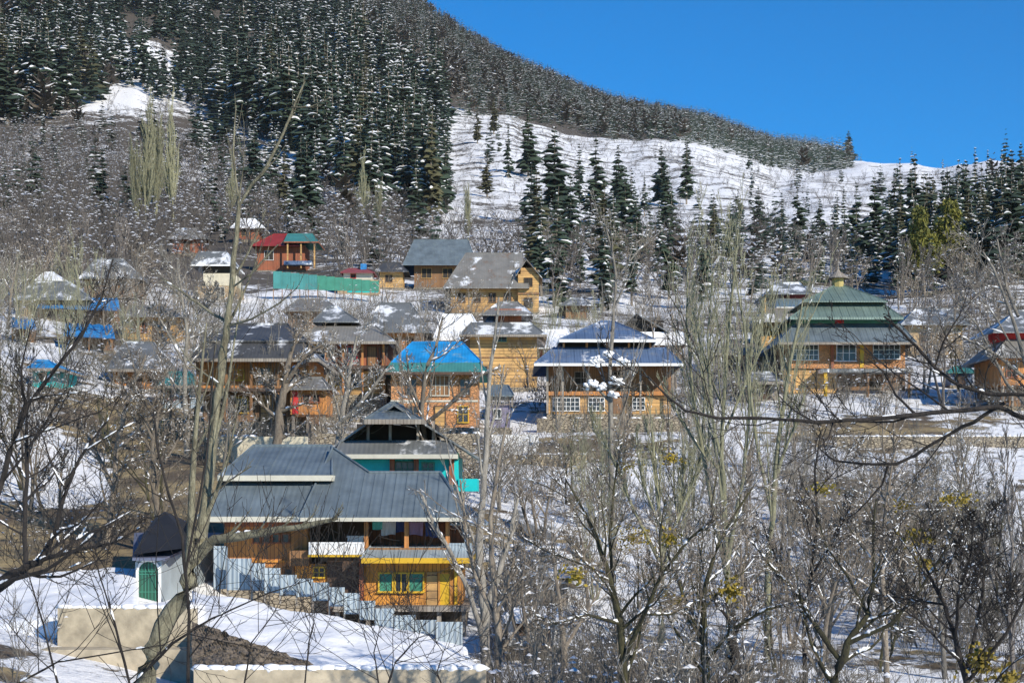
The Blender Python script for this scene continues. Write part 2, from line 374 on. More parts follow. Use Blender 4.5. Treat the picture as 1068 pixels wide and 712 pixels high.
grass = mix_rgb(N, L, (0.11, 0.08, 0.05), (0.37, 0.28, 0.14), ramp(N, L, nC, .4, .6))
fd = N.new('ShaderNodeAttribute'); fd.attribute_name = 'heath'
grass = mix_rgb(N, L, grass, (0.085, 0.070, 0.055), fd.outputs['Fac'])
grass = mix_rgb(N, L, grass, (0.05, 0.045, 0.03), ramp(N, L, noise_tex(N, L, 1.3, 6, geo, .75), .52, .7))
snowc = mix_rgb(N, L, (0.74, 0.75, 0.78), (0.89, 0.89, 0.89), nB)
L.new(mix_rgb(N, L, grass, snowc, sf), P.inputs['Base Color']); P.inputs['Roughness'].default_value = .85
bump(N, L, P, math_n(N, L, 'ADD', math_n(N, L, 'MULTIPLY', nB, 1.0), math_n(N, L, 'MULTIPLY', sf, .3)), .9, .45)
me.materials.append(gm); me.update()
hz = bpy.data.meshes.new('haze'); X0, X1, Y0_, Y1_, Z0_, Z1_ = -17500, 17500, -120, 5200, float(ZG.min()) - 3, float(ZG.max()) + 45
hz.from_pydata([(X0,Y0_,Z0_),(X1,Y0_,Z0_),(X1,Y1_,Z0_),(X0,Y1_,Z0_),(X0,Y0_,Z1_),(X1,Y0_,Z1_),(X1,Y1_,Z1_),(X0,Y1_,Z1_)], [], [(0,3,2,1),(4,5,6,7),(0,1,5,4),(1,2,6,5),(2,3,7,6),(3,0,4,7)])
hm = bpy.data.materials.new('haze'); hm.use_nodes = True; hm.node_tree.nodes.clear(); pv = hm.node_tree.nodes.new('ShaderNodeVolumePrincipled'); ho_ = hm.node_tree.nodes.new('ShaderNodeOutputMaterial')
pv.inputs['Color'].default_value = (0.86, 0.92, 1, 1); pv.inputs['Density'].default_value = 0.00003; hm.node_tree.links.new(pv.outputs[0], ho_.inputs['Volume']); hz.materials.append(hm)
hzo = bpy.data.objects.new('haze', hz); COL.objects.link(hzo); tag(hzo, 'thin blue winter haze over the valley', 'haze', kind='stuff')
print('haze box', Z0_, Z1_)
go = bpy.data.objects.new('ground', me); COL.objects.link(go); tag(go, kind='structure')
# ------------------------------------------------------------------ buildings
class Bld:
    """a building laid out in photo-pixel units on its own front plane, turned into metres"""
    def __init__(s, name, label, cat, Y, cx, base, group=None, rz=0.0):
        s.Y = Y; s.o = W(cx, base, Y); s.root = empty(name, s.o, rz); tag(s.root, label, cat, group); s.base = base; s.cx = cx
    def L(s, px, py, d=0.0): return W(px, py, s.Y + d) - s.o
    def put(s, name, mb, mat, parent=None): return mb.build(name, M[mat] if isinstance(mat, str) else mat, parent or s.root)
    def box(s, name, mat, x0, x1, y0, y1, d0, d1, parent=None):
        a = s.L(x0, y1, d0); b = s.L(x1, y0, d0); m = MB(); m.box(a.x, b.x, d0, d1, a.z, b.z); return s.put(name, m, mat, parent)
    def plinth(s, x0, x1, d0, d1, mat='stone', y=None):
        a = s.L(x0, y or s.base, d0); b = s.L(x1, y or s.base, d0)
        g = min(ground(s.o.x + q, s.Y + d) for q in (a.x, b.x) for d in (d0, d1)) - s.o.z - .6
        m = MB(); m.box(a.x - .12, b.x + .12, d0 - .12, d1, min(g, a.z - .5), a.z + .02); return s.put('plinth', m, mat)
    def window(s, x0, x1, y0, y1, d, frame='white', pane='glass', nx=2, ny=2, t=.06, label=None):
        a = s.L(x0, y1, d); b = s.L(x1, y0, d); m = MB(); w_, h_ = b.x - a.x, b.z - a.z
        m.box(a.x - t, a.x, d-.09, d, a.z - t, b.z + t); m.box(b.x, b.x + t, d-.09, d, a.z - t, b.z + t)
        m.box(a.x, b.x, d-.092, d, b.z, b.z + t); m.box(a.x - t*1.6, b.x + t*1.6, d-.13, d-.092, a.z - t*1.2, a.z); m.box(a.x, b.x, d-.092, d, a.z - t, a.z)
        for i in range(1, nx): x = a.x + w_*i/nx; m.box(x - t*.4, x + t*.4, d-.07, d-.001, a.z, b.z)
        for i in range(1, ny):
            z = a.z + h_*i/ny; 
            for k in range(nx):
                xa = a.x + w_*k/nx + (t*.4 if k else 0); xb = a.x + w_*(k+1)/nx - (t*.4 if k < nx-1 else 0); m.box(xa, xb, d-.065, d-.001, z - t*.35, z + t*.35)
        f = s.put('window', m, frame)
        q = MB(); q.box(a.x, b.x, d-.03, d-.006, a.z, b.z); s.put('pane', q, pane, f)
        return f
    def door(s, x0, x1, y0, y1, d, mat='brown', frame='darkw'):
        a = s.L(x0, y1, d); b = s.L(x1, y0, d); m = MB(); t = .07
        m.box(a.x - t, a.x, d-.08, d, a.z, b.z + t); m.box(b.x, b.x + t, d-.08, d, a.z, b.z + t); m.box(a.x, b.x, d-.08, d, b.z, b.z + t)
        f = s.put('door_frame', m, frame); q = MB(); q.box(a.x, b.x, d-.05, d-.005, a.z, b.z); s.put('door', q, mat, f); return f
    def seams(s, mb, p0, p1, q0, q1, pitch=.6, r=.009):
        """raised standing seams on a roof face: eave p0-p1, top q0-q1"""
        e0, e1, t0, t1 = map(Vector, (p0, p1, q0, q1)); n = max(2, int((e1 - e0).length / pitch)); up = Vector((0, 0, .02))
        dx = (e1 - e0).normalized()
        for i in range(1, n):
            a = e0 + (e1 - e0) * i / n; u = (a - e0).dot(dx)
            lo, hi = (t0 - e0).dot(dx), (t1 - e0).dot(dx)
            if lo <= u <= hi: k = 1.0
            elif u < lo: k = u / max(lo, 1e-3)
            else: k = ((e1 - e0).length - u) / max((e1 - e0).length - hi, 1e-3)
            if k < .05: continue
            dirv = ((t0 + (t1 - t0) * .5) - (e0 + (e1 - e0) * .5)); dirv -= dx * dirv.dot(dx)
            mb.bar(a + up, a + dirv * k + up, r, 4)
    def hip(s, name, mat, exL, exR, ey, rxL, rxR, ry, d0, d1, t=.09, seam=False, parent=None, fascia=None):
        a = s.L(exL, ey, d0); b = s.L(exR, ey, d0); dm = (d0 + d1) / 2
        c = s.L(rxL, ry, dm); e = s.L(rxR, ry, dm); bl = Vector((a.x, d1, a.z)); br = Vector((b.x, d1, b.z))
        m = MB(); lo = Vector((0, 0, -t)); P_ = [a, b, br, bl, c, e]
        P_ += [p + lo for p in P_]
        top = [(0,1,5,4), (2,3,4,5), (3,0,4), (1,2,5)]
        m.poly(P_, top + [tuple(6+i for i in reversed(f)) for f in top] + [(0,6,7,1), (1,7,8,2), (2,8,9,3), (3,9,6,0)])
        if (e - c).length > .01: m.bar(c + Vector((0,0,.02)), e + Vector((0,0,.02)), .06, 5)
        for p, q in ((a, c), (b, e)): m.bar(p + Vector((0,0,.015)), q + Vector((0,0,.02)), .05, 5)
        if seam: s.seams(m, a, b, c, e)
        o = s.put(name, m, mat, parent)
        if fascia:
            q = MB(); q.box(a.x, b.x, d0 - .05, d0 - .003, a.z - .2, a.z + .02); q.box(b.x + .003, b.x + .05, d0, d1, a.z - .2, a.z + .02); q.box(a.x - .05, a.x - .003, d0, d1, a.z - .2, a.z + .02)
            s.put('fascia', q, fascia, o)
        return o
    def skirt(s, name, mat, exL, exR, ey, txL, txR, ty, d0, d1, inset, t=.08, seam=False, fascia=None):
        """lower tier of roof: slopes on four sides up to a smaller rectangle"""
        a = s.L(exL, ey, d0); b = s.L(exR, ey, d0); c = s.L(txL, ty, d0 + inset); e = s.L(txR, ty, d0 + inset)
        P_ = [a, b, Vector((b.x, d1, a.z)), Vector((a.x, d1, a.z)), c, e, Vector((e.x, d1 - inset, c.z)), Vector((c.x, d1 - inset, c.z))]
        lo = Vector((0, 0, -t)); P_ += [p + lo for p in P_]
        fs = [(0,1,5,4), (1,2,6,5), (2,3,7,6), (3,0,4,7), (4,5,6,7)]; m = MB()
        m.poly(P_, fs + [tuple(8+i for i in reversed(f)) for f in fs] + [(0,8,9,1), (1,9,10,2), (2,10,11,3), (3,11,8,0)])
        for p, q in ((a, c), (b, e)): m.bar(p + Vector((0,0,.015)), q + Vector((0,0,.02)), .05, 5)
        if seam: s.seams(m, a, b, c, e)
        o = s.put(name, m, mat)
        if fascia:
            q = MB(); q.box(a.x, b.x, d0 - .05, d0 - .003, a.z - .18, a.z + .02); q.box(b.x + .003, b.x + .05, d0, d1, a.z - .18, a.z + .02)
            s.put('fascia', q, fascia, o)
        return o
    def post(s, x, y0, y1, d, mat='brown', r=.07, name='post'):
        a = s.L(x, y1, d); b = s.L(x, y0, d); m = MB(); m.box(a.x-r, a.x+r, d-r, d+r, a.z, b.z); return s.put(name, m, mat)
    def rail(s, x0, x1, y0, y1, d, mat='white', pitch=.12, name='balustrade', solid=False):
        a = s.L(x0, y1, d); b = s.L(x1, y0, d); m = MB(); m.box(a.x, b.x, d-.03, d+.03, b.z-.06, b.z); m.box(a.x, b.x, d-.03, d+.03, a.z, a.z+.06)
        n = int((b.x-a.x)/pitch); wd = pitch*.46 if solid else .02
        for i in range(n + 1):
            x = a.x + .03 + (b.x-a.x-.06)*i/max(1, n); m.box(max(a.x, x-wd), min(b.x, x+wd), d-.012, d+.012, a.z+.061, b.z-.061)
        return s.put(name, m, mat)
    def gable_y(s, name, mat, ax, ay, lx, ly, rx, ry, d0, d1, t=.1):
        A = s.L(ax, ay, d0); l = s.L(lx, ly, d0); r = s.L(rx, ry, d0); m = MB(); D = Vector((0, d1 - d0, 0))
        m.slab([l, A, A + D, l + D][::-1], t); m.slab([A, r, r + D, A + D][::-1], t); return s.put(name, m, mat)
def top_thing(mb, name, mat, label, cat, loc=(0,0,0), group=None, smooth=False):
    o = mb.build(name, M[mat] if isinstance(mat, str) else mat, None, loc, smooth); return tag(o, label, cat, group)

# ---- the large front house
b = Bld('wooden_house', 'big orange plank house with grey-blue tiered sheet roof and laundry porch', 'house', 60, 390, 632)
b.box('wall', 'yellow', 380, 482, 586, 631.5, 0, 4.2)
b.box('deck', 'greyw', 347, 489, 632, 637.5, -.9, 4.3)
for x in (352, 384, 405, 432, 458, 484): b.post(x, 637.6, 672, -.55, 'greyw', .08)
b.plinth(352, 484, 1.6, 4.3, 'rubble', 637.7)  # dark block painted in for the shade under the deck
b.skirt('lean_to_roof', 'steel', 377, 492, 582, 386, 486, 570, -1.1, 4.3, 1.2, seam=True, fascia='yellowp')
f = b.window(396, 409, 598, 616, 0, 'yellowp', 'green', 1, 1)
f = b.window(427, 441, 598, 616, 0, 'yellowp', 'green', 1, 1)
f = b.window(413, 424, 598, 616, 0, 'yellowp', 'glass', 2, 1)
b.door(459, 469, 598, 631.4, 0, 'yellowp', 'yellow'); b.box('door_panel', 'tan', 445, 456, 596, 631.4, -.04, -.002)
b.box('corner_board', 'yellowp', 474, 477, 586, 631.4, -.05, -.002)
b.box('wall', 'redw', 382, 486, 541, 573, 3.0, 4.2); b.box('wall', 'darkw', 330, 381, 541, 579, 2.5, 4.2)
b.box('porch_floor', 'brown', 322, 490, 571, 574, -.2, 4.1)
for x in (382, 424, 467): b.post(x, 540, 571, -.05, 'orange', .08)
b.post(486, 541, 571, -.05, 'trim', .06)
b.rail(322, 380, 565, 578, -.75, 'white', .2, solid=True); b.box('floor_beam', 'yellowp', 321, 381, 578.3, 580.5, -.8, -.6)
b.rail(468, 492, 566, 580, -.3, 'steel', .14, solid=True)
b.box('wall', 'orange', 234, 321, 541, 606, 1.2, 8); b.box('wall_band', 'redw', 234, 321, 541, 549, 1.1, 1.197)
b.box('wall_band', 'yellow', 234, 321, 584, 586, 1.1, 1.197)
for x in (265, 275, 285, 295): b.window(x, x+6, 557, 565, 1.2, 'redw', 'glass', 1, 1, t=.05)
b.window(276, 283, 592, 597, 1.2, 'brown', 'glass', 1, 1); b.window(297, 305, 593, 599, 1.2, 'brown', 'glass', 1, 1)
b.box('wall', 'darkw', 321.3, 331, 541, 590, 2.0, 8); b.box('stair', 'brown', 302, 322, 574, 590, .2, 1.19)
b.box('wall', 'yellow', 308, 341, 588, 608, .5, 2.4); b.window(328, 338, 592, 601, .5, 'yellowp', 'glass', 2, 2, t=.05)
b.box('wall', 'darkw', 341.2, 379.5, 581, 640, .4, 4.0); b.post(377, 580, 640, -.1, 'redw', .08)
b.plinth(234, 341, 1.4, 8, 'stone', 606)
b.skirt('lower_roof', 'blue', 206, 326, 539, 234, 326, 500, -.8, 10.5, 2.9, seam=True, fascia='trim')
b.box('clerestory', 'darkw', 238, 322, 494, 501, 2.3, 9.0)
b.hip('upper_roof', 'blue', 228, 346, 496, 264, 346, 465, 1.4, 9.6, seam=True, fascia='trim')
P1, P2, P3, P4, P5 = b.L(313, 539, -.9), b.L(490, 539, -.9), b.L(459, 493, 2.5), b.L(385, 493, 2.5), b.L(347, 467, 4.46)
P6 = Vector((P2.x, 6.2, P2.z)); P7 = Vector((P5.x - .3, 9, P1.z)); P8 = Vector((P1.x, 6, P1.z))
m = MB(); m.slab([P1, P2, P3, P4, P5], .1); m.slab([P2, P6, P3], .1); m.slab([P3, P6, P4], .1); m.slab([P4, P6, P7, P5][:3], .1); m.slab([P4, P7, P5], .1); m.slab([P1, P5, P8], .1)
for p, q in ((P1, P5), (P5, P4), (P4, P3), (P2, P3)): m.bar(p + Vector((0,0,.03)), q + Vector((0,0,.03)), .055, 5)
for i in range(1, 15):
    x = P1.x + (P2.x - P1.x) * i / 15; sl = (P4.z - P1.z) / (P4.y - P1.y); px_ = 313 + 177 * i / 15
    xs = [P1.x, P5.x, P4.x, P3.x, P2.x]; ys = [P1.y, P5.y, P4.y, P3.y, P2.y]; ye = float(np.interp(x, xs, ys)); 
    m.bar((x, P1.y, P1.z + .02), (x, ye, P1.z + (ye - P1.y) * sl + .02), .009, 4)
b.put('main_roof', m, 'blue'); b.box('fascia', 'trim', 313, 490, 539.5, 543.5, -.96, -.905)
b.hip('end_roof', 'steel', 468, 508, 546, 478, 488, 528, .2, 4.4, t=.06)
for i, (x, y, h, wd, mt, lb) in enumerate([(395, 543, 9, .26, 'cloth2', 'aqua cloth hanging on the porch line, leftmost of the laundry'), (405, 543, 15, .3, 'cloth1', 'whitish shirt-sized cloth on the porch line beside the aqua one'),
        (418, 543, 12, .22, 'cloth4', 'navy cloth on the porch line just left of the middle post'), (434, 544, 14, .28, 'cloth3', 'mauve cloth on the porch line just right of the middle post'), (450, 544, 16, .24, 'cloth4', 'long navy cloth hanging right of the mauve one on the porch')]):
    p = W(x, y, 61.2); m = MB(); n = 6
    pts = []
    for k in range(n + 1):
        u = k / n; yo = .05 * math.sin(u * 9 + i)
        pts += [(wd * (u * 2 - 1), yo, 0), (wd * (u * 2 - 1) * .94, yo * 1.6, -h * .0368 * (1 + .06 * math.sin(u * 5 + i)))]
    q = [(a_[0], a_[1] + .02, a_[2]) for a_ in pts]; nn = len(pts)
    m.poly(pts + q, [(2*k, 2*k+1, 2*k+3, 2*k+2) for k in range(n)] + [(nn+2*k+2, nn+2*k+3, nn+2*k+1, nn+2*k) for k in range(n)])
    top_thing(m, 'laundry_cloth', mt, lb, 'laundry', p, 'laundry on the porch of the front house')
m = MB(); m.bar(W(383, 542.5, 61.2), W(485, 543, 61.2), .012, 4); top_thing(m, 'washing_line', 'dark', 'thin line strung across the laundry porch', 'washing line')
m = MB(); m.box(-.3, .3, -.2, .2, -.38, 0); m.box(-.34, .34, -.24, .24, 0, .06); top_thing(m, 'storage_box', 'white', 'white box standing on the porch behind the pale balustrade', 'box', W(371, 560, 61.0))

# ---- turquoise house behind it
b = Bld('turquoise_house', 'turquoise walled house with open gable roof behind the front house', 'house', 70, 425, 500)
b.box('wall', 'turq', 358, 478, 476, 512, 1.0, 7); b.plinth(358, 478, 1.0, 7, 'stone', 512)
b.box('wall_band', 'dkgreen', 357.5, 478.5, 472, 479, .9, .99)
for x in (409, 434, 471): b.box('pillar', 'redw', x-2.5, x+2.5, 476, 505, .8, .995)
b.window(413, 431, 482, 496, 1.0, 'dkgreen', 'glass', 3, 2); b.window(441, 452, 483, 494, 1.0, 'green', 'glass', 2, 2)
b.skirt('skirt_roof', 'slate', 349, 476, 474, 356, 468, 459, .1, 8, 1.0, fascia='trim')
b.box('attic', 'dark', 372, 455, 442, 461, 3.0, 6.5)  # near-black block paints the shade inside the open gable
for x in (384, 407, 436, 452): b.post(x, 439, 462, 1.4, 'greyw', .06)
b.gable_y('gable_roof', 'slate', 411, 421, 344, 467, 508, 482, .9, 8.0)
b.hip('gable_hood', 'blue', 380, 441, 437.5, 408, 414, 420, -.2, 5.0, fascia='greyw')
b.box('side_room', 'turq', 478, 498, 499, 512, .6, 4)
# ---- white shed with arched gate
b = Bld('white_shed', 'small white sheet shed with arched green grille door and black tarpaulin top', 'shed', 58, 156, 629)
x0, x1 = b.L(141, 600).x, b.L(168.5, 600).x; zt = b.L(150, 581).z; zb = b.L(150, 634).z
m = MB(); z1 = b.L(228, 556, 6).z; xr = b.L(229, 600, 6).x
m.poly([(x0,0,zb),(x1,0,zb),(xr,6,zb),(x0,6,zb),(x0,0,zt),(x1,0,zt),(xr,6,z1),(x0,6,z1)], [(0,1,5,4),(1,2,6,5),(2,3,7,6),(3,0,4,7),(4,5,6,7)])
b.put('wall', m, 'steel')
m = MB(); cx = (x0+x1)/2+.02; r = (x1-x0)/2-.12; zc = zt-.15-r; N_ = 12; zb2 = b.L(150, 628).z
arc = [(cx + r*math.cos(math.pi*i/N_), zc + r*math.sin(math.pi*i/N_)) for i in range(N_+1)]; out = [(cx + (r+.09)*math.cos(math.pi*i/N_), zc + (r+.09)*math.sin(math.pi*i/N_)) for i in range(N_+1)]
ring = out + arc[::-1]
for i in range(N_):
    A_, B_, C_, D_ = out[i], out[i+1], arc[i+1], arc[i]
    m.poly([(p[0], y, p[1]) for y in (-.1, -.002) for p in (A_, B_, C_, D_)], [(0,1,2,3), (7,6,5,4), (0,4,5,1), (2,6,7,3)])
m.box(cx-r-.09, cx-r, -.1, -.002, zb2, zc); m.box(cx+r, cx+r+.09, -.1, -.002, zb2, zc); fr = b.put('door_arch', m, 'white')
m = MB(); pts = [(cx-r, zb2), (cx+r, zb2)] + arc; m.poly([(p[0], -.012, p[1]) for p in pts] + [(p[0], -.002, p[1]) for p in pts], [tuple(range(len(pts)))]); b.put('door', m, 'dkgreen', fr)
m = MB()
for i in range(1, 6): x = cx - r + 2*r*i/6; h = math.sqrt(max(0, r*r-(x-cx)**2)); m.box(x-.012, x+.012, -.05, -.03, zb2, zc+h)
for z in (zb2+.4, zc-.1, zc): m.box(cx-r, cx+r, -.055, -.051, z-.015, z+.015)
b.put('grille', m, 'green', fr)
ap = b.L(172, 533, 3.0); m = MB(); base = [b.L(139, 578, -.5), b.L(196, 571, -.4), b.L(212, 560, 5), b.L(150, 556, 6.2)]
mid = [ap.lerp(p, .45) + Vector((0,0,.16)) for p in base]
m.poly(base + mid + [ap], [(0,1,5,4),(1,2,6,5),(2,3,7,6),(3,0,4,7),(4,5,8),(5,6,8),(6,7,8),(7,4,8),(3,2,1,0)])
b.put('tarpaulin', m, 'black')
m = MB(); q = [b.L(138, 581.5, -.5), b.L(172, 581.5, -.5), b.L(233, 555, 6.2), b.L(140, 555, 6.2)]; m.slab(q, .1); b.put('eave_sheet', m, 'shade_violet')  # roof slab, its shade painted as blue-violet

# ---- concrete wall and snow terraces at the front
def terrace(name, quad, nx=40, ny=24, amp=.06, skirt=.5, seed=0):
    """snow surface over four corners a b (front) c d (back), with its own unevenness and a rounded edge"""
    a, b_, c, d = quad; m = MB(); g = {}
    for j in range(ny+1):
        for i in range(nx+1):
            u, v = i/nx, j/ny; p = (a*(1-u)+b_*u)*(1-v) + (d*(1-u)+c*u)*v
            e = min(u, 1-u, v*1.5, (1-v)*1.5)*10; z = p.z + amp*fbm(p.x+seed, p.y, .6, 4)*2 - (.12*(1-min(1, e)))
            g[i, j] = len(m.v); m.v.append((p.x + .06*fbm(p.y*3, p.x*3+seed, 1)*(e < 1), p.y + .06*fbm(p.x*4, seed, 1)*(e < 1), z))
    for j in range(ny):
        for i in range(nx): m.f.append((g[i,j], g[i+1,j], g[i+1,j+1], g[i,j+1])); m.m.append(0)
    rim = [g[i,0] for i in range(nx)] + [g[nx,j] for j in range(ny)] + [g[i,ny] for i in range(nx,0,-1)] + [g[0,j] for j in range(ny,0,-1)]
    bb = len(m.v)
    for r_ in rim: x, y, z = m.v[r_]; m.v.append((x, y, z - skirt))
    for k in range(len(rim)): k2 = (k+1) % len(rim); m.f.append((rim[k2], rim[k], bb+k, bb+k2)); m.m.append(0)
    o = m.build(name, SNOW, smooth=True); tag(o, kind='structure'); return o
terrace('snowy_terrace', [W(206, 693, 41), W(503, 696, 40), W(482, 668, 47), W(200, 612, 55)], 60, 40, .07, .15, 3)
terrace('snowy_terrace', [W(-60, 655, 49.6), W(142, 631.5, 47.9), W(143, 589, 62.5), W(-20, 600, 60)], 40, 30, .06, .6, 9)
terrace('snowy_terrace', [W(141, 632, 47.9), W(204, 631, 47.9), W(238, 622, 62), W(143, 628.5, 58)], 40, 30, .03, .6, 12)
def wall_thing(label, px0, px1, py, Y, th, mat, name='retaining_wall', group=None, cap=None, Y2=None, py2=None):
    a = W(px0, py, Y); b_ = W(px1, py2 or py, Y2 or Y); m = MB(); d = (b_ - a); n = Vector((-d.y, d.x, 0)).normalized()*th
    g = min(ground(a.x, a.y), ground(b_.x, b_.y)) - .8
    for mm, za, zb_ in ((m, 0, None),):
        P_ = [a, b_, b_+n, a+n]; Q = [Vector((p.x, p.y, min(g, p.z-.6))) for p in P_]
        m.poly([p - a for p in P_+Q], [(0,1,2,3), (4,5,1,0), (5,6,2,1), (6,7,3,2), (7,4,0,3)])
    root = m.build(name, M[mat], None, a); tag(root, label, 'wall', group)
    if cap:
        c = MB(); k = max(4, int(d.length/.35)); rr = random.Random(int(px0))
        for i in range(k):
            p = a.lerp(b_, (i+.5)/k) + n*.5 - a
            if rr.random() < cap: c.blob((p.x, p.y, p.z+.015), d.length/k*.75, th*.6, .07+rr.random()*.06, 7, 3, rnd=rr, rot=math.atan2(d.y, d.x))
        if c.v: c.build('snow_cap', SNOW, root, smooth=True)
    return root
wall_thing('smooth tan concrete wall carrying the snow terrace in front of the white shed', 60, 204, 634, 47.5, .35, 'concrete', cap=.95)
wall_thing('lower tan concrete ledge at the foot of the tall wall by the left edge', 0, 204, 677, 46.2, .9, 'concrete')
wall_thing('low tan concrete wall with a snow lip below the front snow terrace', 202, 507, 698, 39.6, .35, 'concrete', cap=1)
# rubble bank
m = MB(); A_ = [W(200, 647, 44.6), W(238, 660, 43), W(282, 676, 41.8), W(326, 692, 40.5)]; B_ = [W(200, 695, 40.3), W(238, 695.5, 40.2), W(282, 696, 40.1), W(330, 697, 40)]
n1, n2 = 130, 40; rr = random.Random(4)
for j in range(n2+1):
    for i in range(n1+1):
        u = i/n1*3; k = min(2, int(u)); u -= k; p = A_[k].lerp(A_[k+1], u).lerp(B_[k].lerp(B_[k+1], u), j/n2); q = fbm(p.x*1.0, p.z*3+p.y, 3.1, 5)
        m.v.append((p.x, p.y - .16*q, p.z + .10*q + .05*fbm(p.x, p.y*2, .9)))
for j in range(n2):
    for i in range(n1): a = j*(n1+1)+i; m.f.append((a+n1+1, a+n1+2, a+1, a)); m.m.append(0)
o = m.build('rubble_bank', M['rubble']); tag(o, kind='structure')
# stepped sheet fence
root = empty('sheet_fence', W(236, 612, 54.5)); tag(root, 'pale corrugated sheet fence stepping down between the snow terrace and the front house', 'fence')
steps = [(223,237,569,610),(237,262,582,611),(262,276,587,612),(276,292,592,614),(292,309,599,616),(309,326,603,618),(326,343,607,622),(343,359,612,628),(359,375,618,636),(375,391,626,642),(391,411,634,650),(411,433,641,662),(433,455,646,676),(455,482,648,690)]
for i, (x0, x1, yt, yb) in enumerate(steps):
    Ya = 55 - i*.62; p = W(x0, yt, Ya) - root.location; q = W(x1+.4, yb+4, Ya) - root.location; m = MB(); n = max(5, int((q.x-p.x)/.045)); 
    y = Ya - root.location.y; pts = []
    for k in range(n+1):
        x = p.x + (q.x-p.x)*k/n; yy = y + .022*math.sin(x*2*math.pi/.16); pts += [(x, yy, q.z), (x, yy, p.z)]
    nn = len(pts); pts += [(a_[0], a_[1]+.012, a_[2]) for a_ in pts]
    m.poly(pts, [(2*k, 2*k+2, 2*k+3, 2*k+1) for k in range(n)] + [(nn+2*k+1, nn+2*k+3, nn+2*k+2, nn+2*k) for k in range(n)] + [(2*k+1, 2*k+3, nn+2*k+3, nn+2*k+1) for k in range(n)])
    m.build('sheet_panel', M['steel'], root)
    m = MB(); m.box(p.x-.03, p.x+.03, y+.04, y+.1, q.z-.3, p.z+.02); m.build('fence_post', M['greyw'], root)

# ---- mid village
b = Bld('dark_roofed_house', 'two-storey orange plank house under a dark sagging roof, left of the tall bare trunk', 'house', 95, 268, 440)
b.box('wall', 'orange', 205, 322, 372, 405, .3, 8); b.box('wall', 'brown', 212, 318, 407, 440, 1.0, 8); b.plinth(210, 320, .6, 8)
b.box('floor_band', 'darkw', 203, 326, 404.5, 408, -.7, 8.0)
for x in (206, 236, 262, 290, 318): b.post(x, 373, 440, -.5, 'brown', .08)
b.window(240, 254, 386, 396, .3, 'yellowp', 'yellow', 3, 1); b.window(270, 282, 384, 398, .3, 'tan', 'glass', 2, 2); b.window(300, 312, 386, 398, .3, 'redw', 'glass', 2, 2)
b.door(272, 286, 412, 438, 1.0, 'tan'); b.window(246, 258, 415, 430, 1.0, 'yellowp', 'glass', 2, 2); b.window(222, 232, 414, 428, 1.0, 'greyw', 'dark', 1, 1)
b.skirt('lower_roof', 'dkroof', 196, 332, 374, 222, 312, 353, -1.5, 9.5, 2.4, fascia='greyw')
b.hip('upper_roof', 'dkroof', 214, 320, 355, 240, 300, 338, .3, 8.0)
b = Bld('orange_shed', 'little bright orange plank hut on stilts beside the dark-roofed house', 'shed', 92, 322, 432)
b.box('wall', 'orange', 303, 341, 404, 432, 0, 3); b.hip('roof', 'rustroof', 299, 346, 405, 308, 336, 394, -.6, 3.6)
for x in (306, 321, 338): b.post(x, 432, 462, .2, 'greyw', .08)
b.window(316, 323, 412, 419, 0, 'redw', 'dark', 1, 1, t=.05); b.window(326, 333, 412, 419, 0, 'redw', 'dark', 1, 1, t=.05); b.box('door', 'red', 305, 311, 408, 431.5, -.05, -.003)
b = Bld('cupola_house', 'brown house with small raised attic roof and yellow upper band, behind the orange hut', 'house', 112, 355, 415)
b.box('wall', 'redw', 322, 402, 354, 382, 0, 7); b.box('wall', 'tan', 322, 402, 383.5, 412, 1.2, 7); b.plinth(322, 402, 1.2, 7, y=412)
b.box('wall_band', 'yellowp', 324, 345, 356, 361, -.06, -.003); b.box('floor_band', 'darkw', 320, 406, 381, 384.5, -.8, 7)
for x in (322, 340, 358, 378, 400): b.post(x, 354, 412, -.4, 'orange', .07)
b.window(330, 338, 364, 376, 0, 'white', 'glass', 2, 2); b.window(363, 372, 362, 376, 0, 'red', 'glass', 2, 2); b.door(384, 392, 362, 381, 0, 'brown'); b.window(345, 354, 390, 402, 1.2, 'yellowp', 'glass', 2, 2); b.window(367, 376, 390, 402, 1.2, 'greyw', 'glass', 2, 2)
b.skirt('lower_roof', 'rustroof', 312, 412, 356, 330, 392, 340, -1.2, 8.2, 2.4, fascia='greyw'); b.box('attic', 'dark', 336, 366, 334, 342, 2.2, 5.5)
b.hip('attic_roof', 'slate', 326, 374, 335, 342, 352, 320, 1.0, 6.0)
b = Bld('blue_roofed_house', 'brick house under a bright azure hipped roof', 'house', Yof(455, 452), 455, 444)
b.box('wall', 'brick', 408, 498, 388, 446, 0, 7); b.plinth(408, 498, 0, 7, y=446); b.box('floor_band', 'trim', 407.5, 498.5, 417, 419, -.05, -.003)
b.window(450, 468, 392, 412, 0, 'trim', 'brown', 4, 2); b.window(424, 434, 396, 412, 0, 'brown', 'glass', 2, 2); b.window(480, 490, 396, 412, 0, 'brown', 'glass', 2, 2); b.window(426, 436, 424, 438, 0, 'brown', 'glass', 2, 2); b.window(478, 488, 424, 440, 0, 'yellowp', 'glass', 2, 2); b.door(454, 464, 424, 446, 0, 'tan')
b.skirt('lower_roof', 'teal', 401, 509, 388, 408, 500, 378, -1.0, 8, 1.1, fascia='darkw')
b.hip('upper_roof', 'azure', 408, 503, 378, 430, 482, 357, .1, 7)
b = Bld('lilac_shed', 'small shed with lilac lower wall and dull blue roof, right of the brick house', 'shed', 104, 520, 446)
b.box('wall', 'purple', 511, 532, 422, 446, 0, 3); b.rail(510, 534, 412, 422, -.2, 'greyw'); b.hip('roof', 'blue', 508, 536, 412, 514, 530, 402, -.5, 3.5); b.plinth(511, 532, 0, 3); b.window(515, 522, 427, 436, 0, 'white', 'glass', 2, 1)
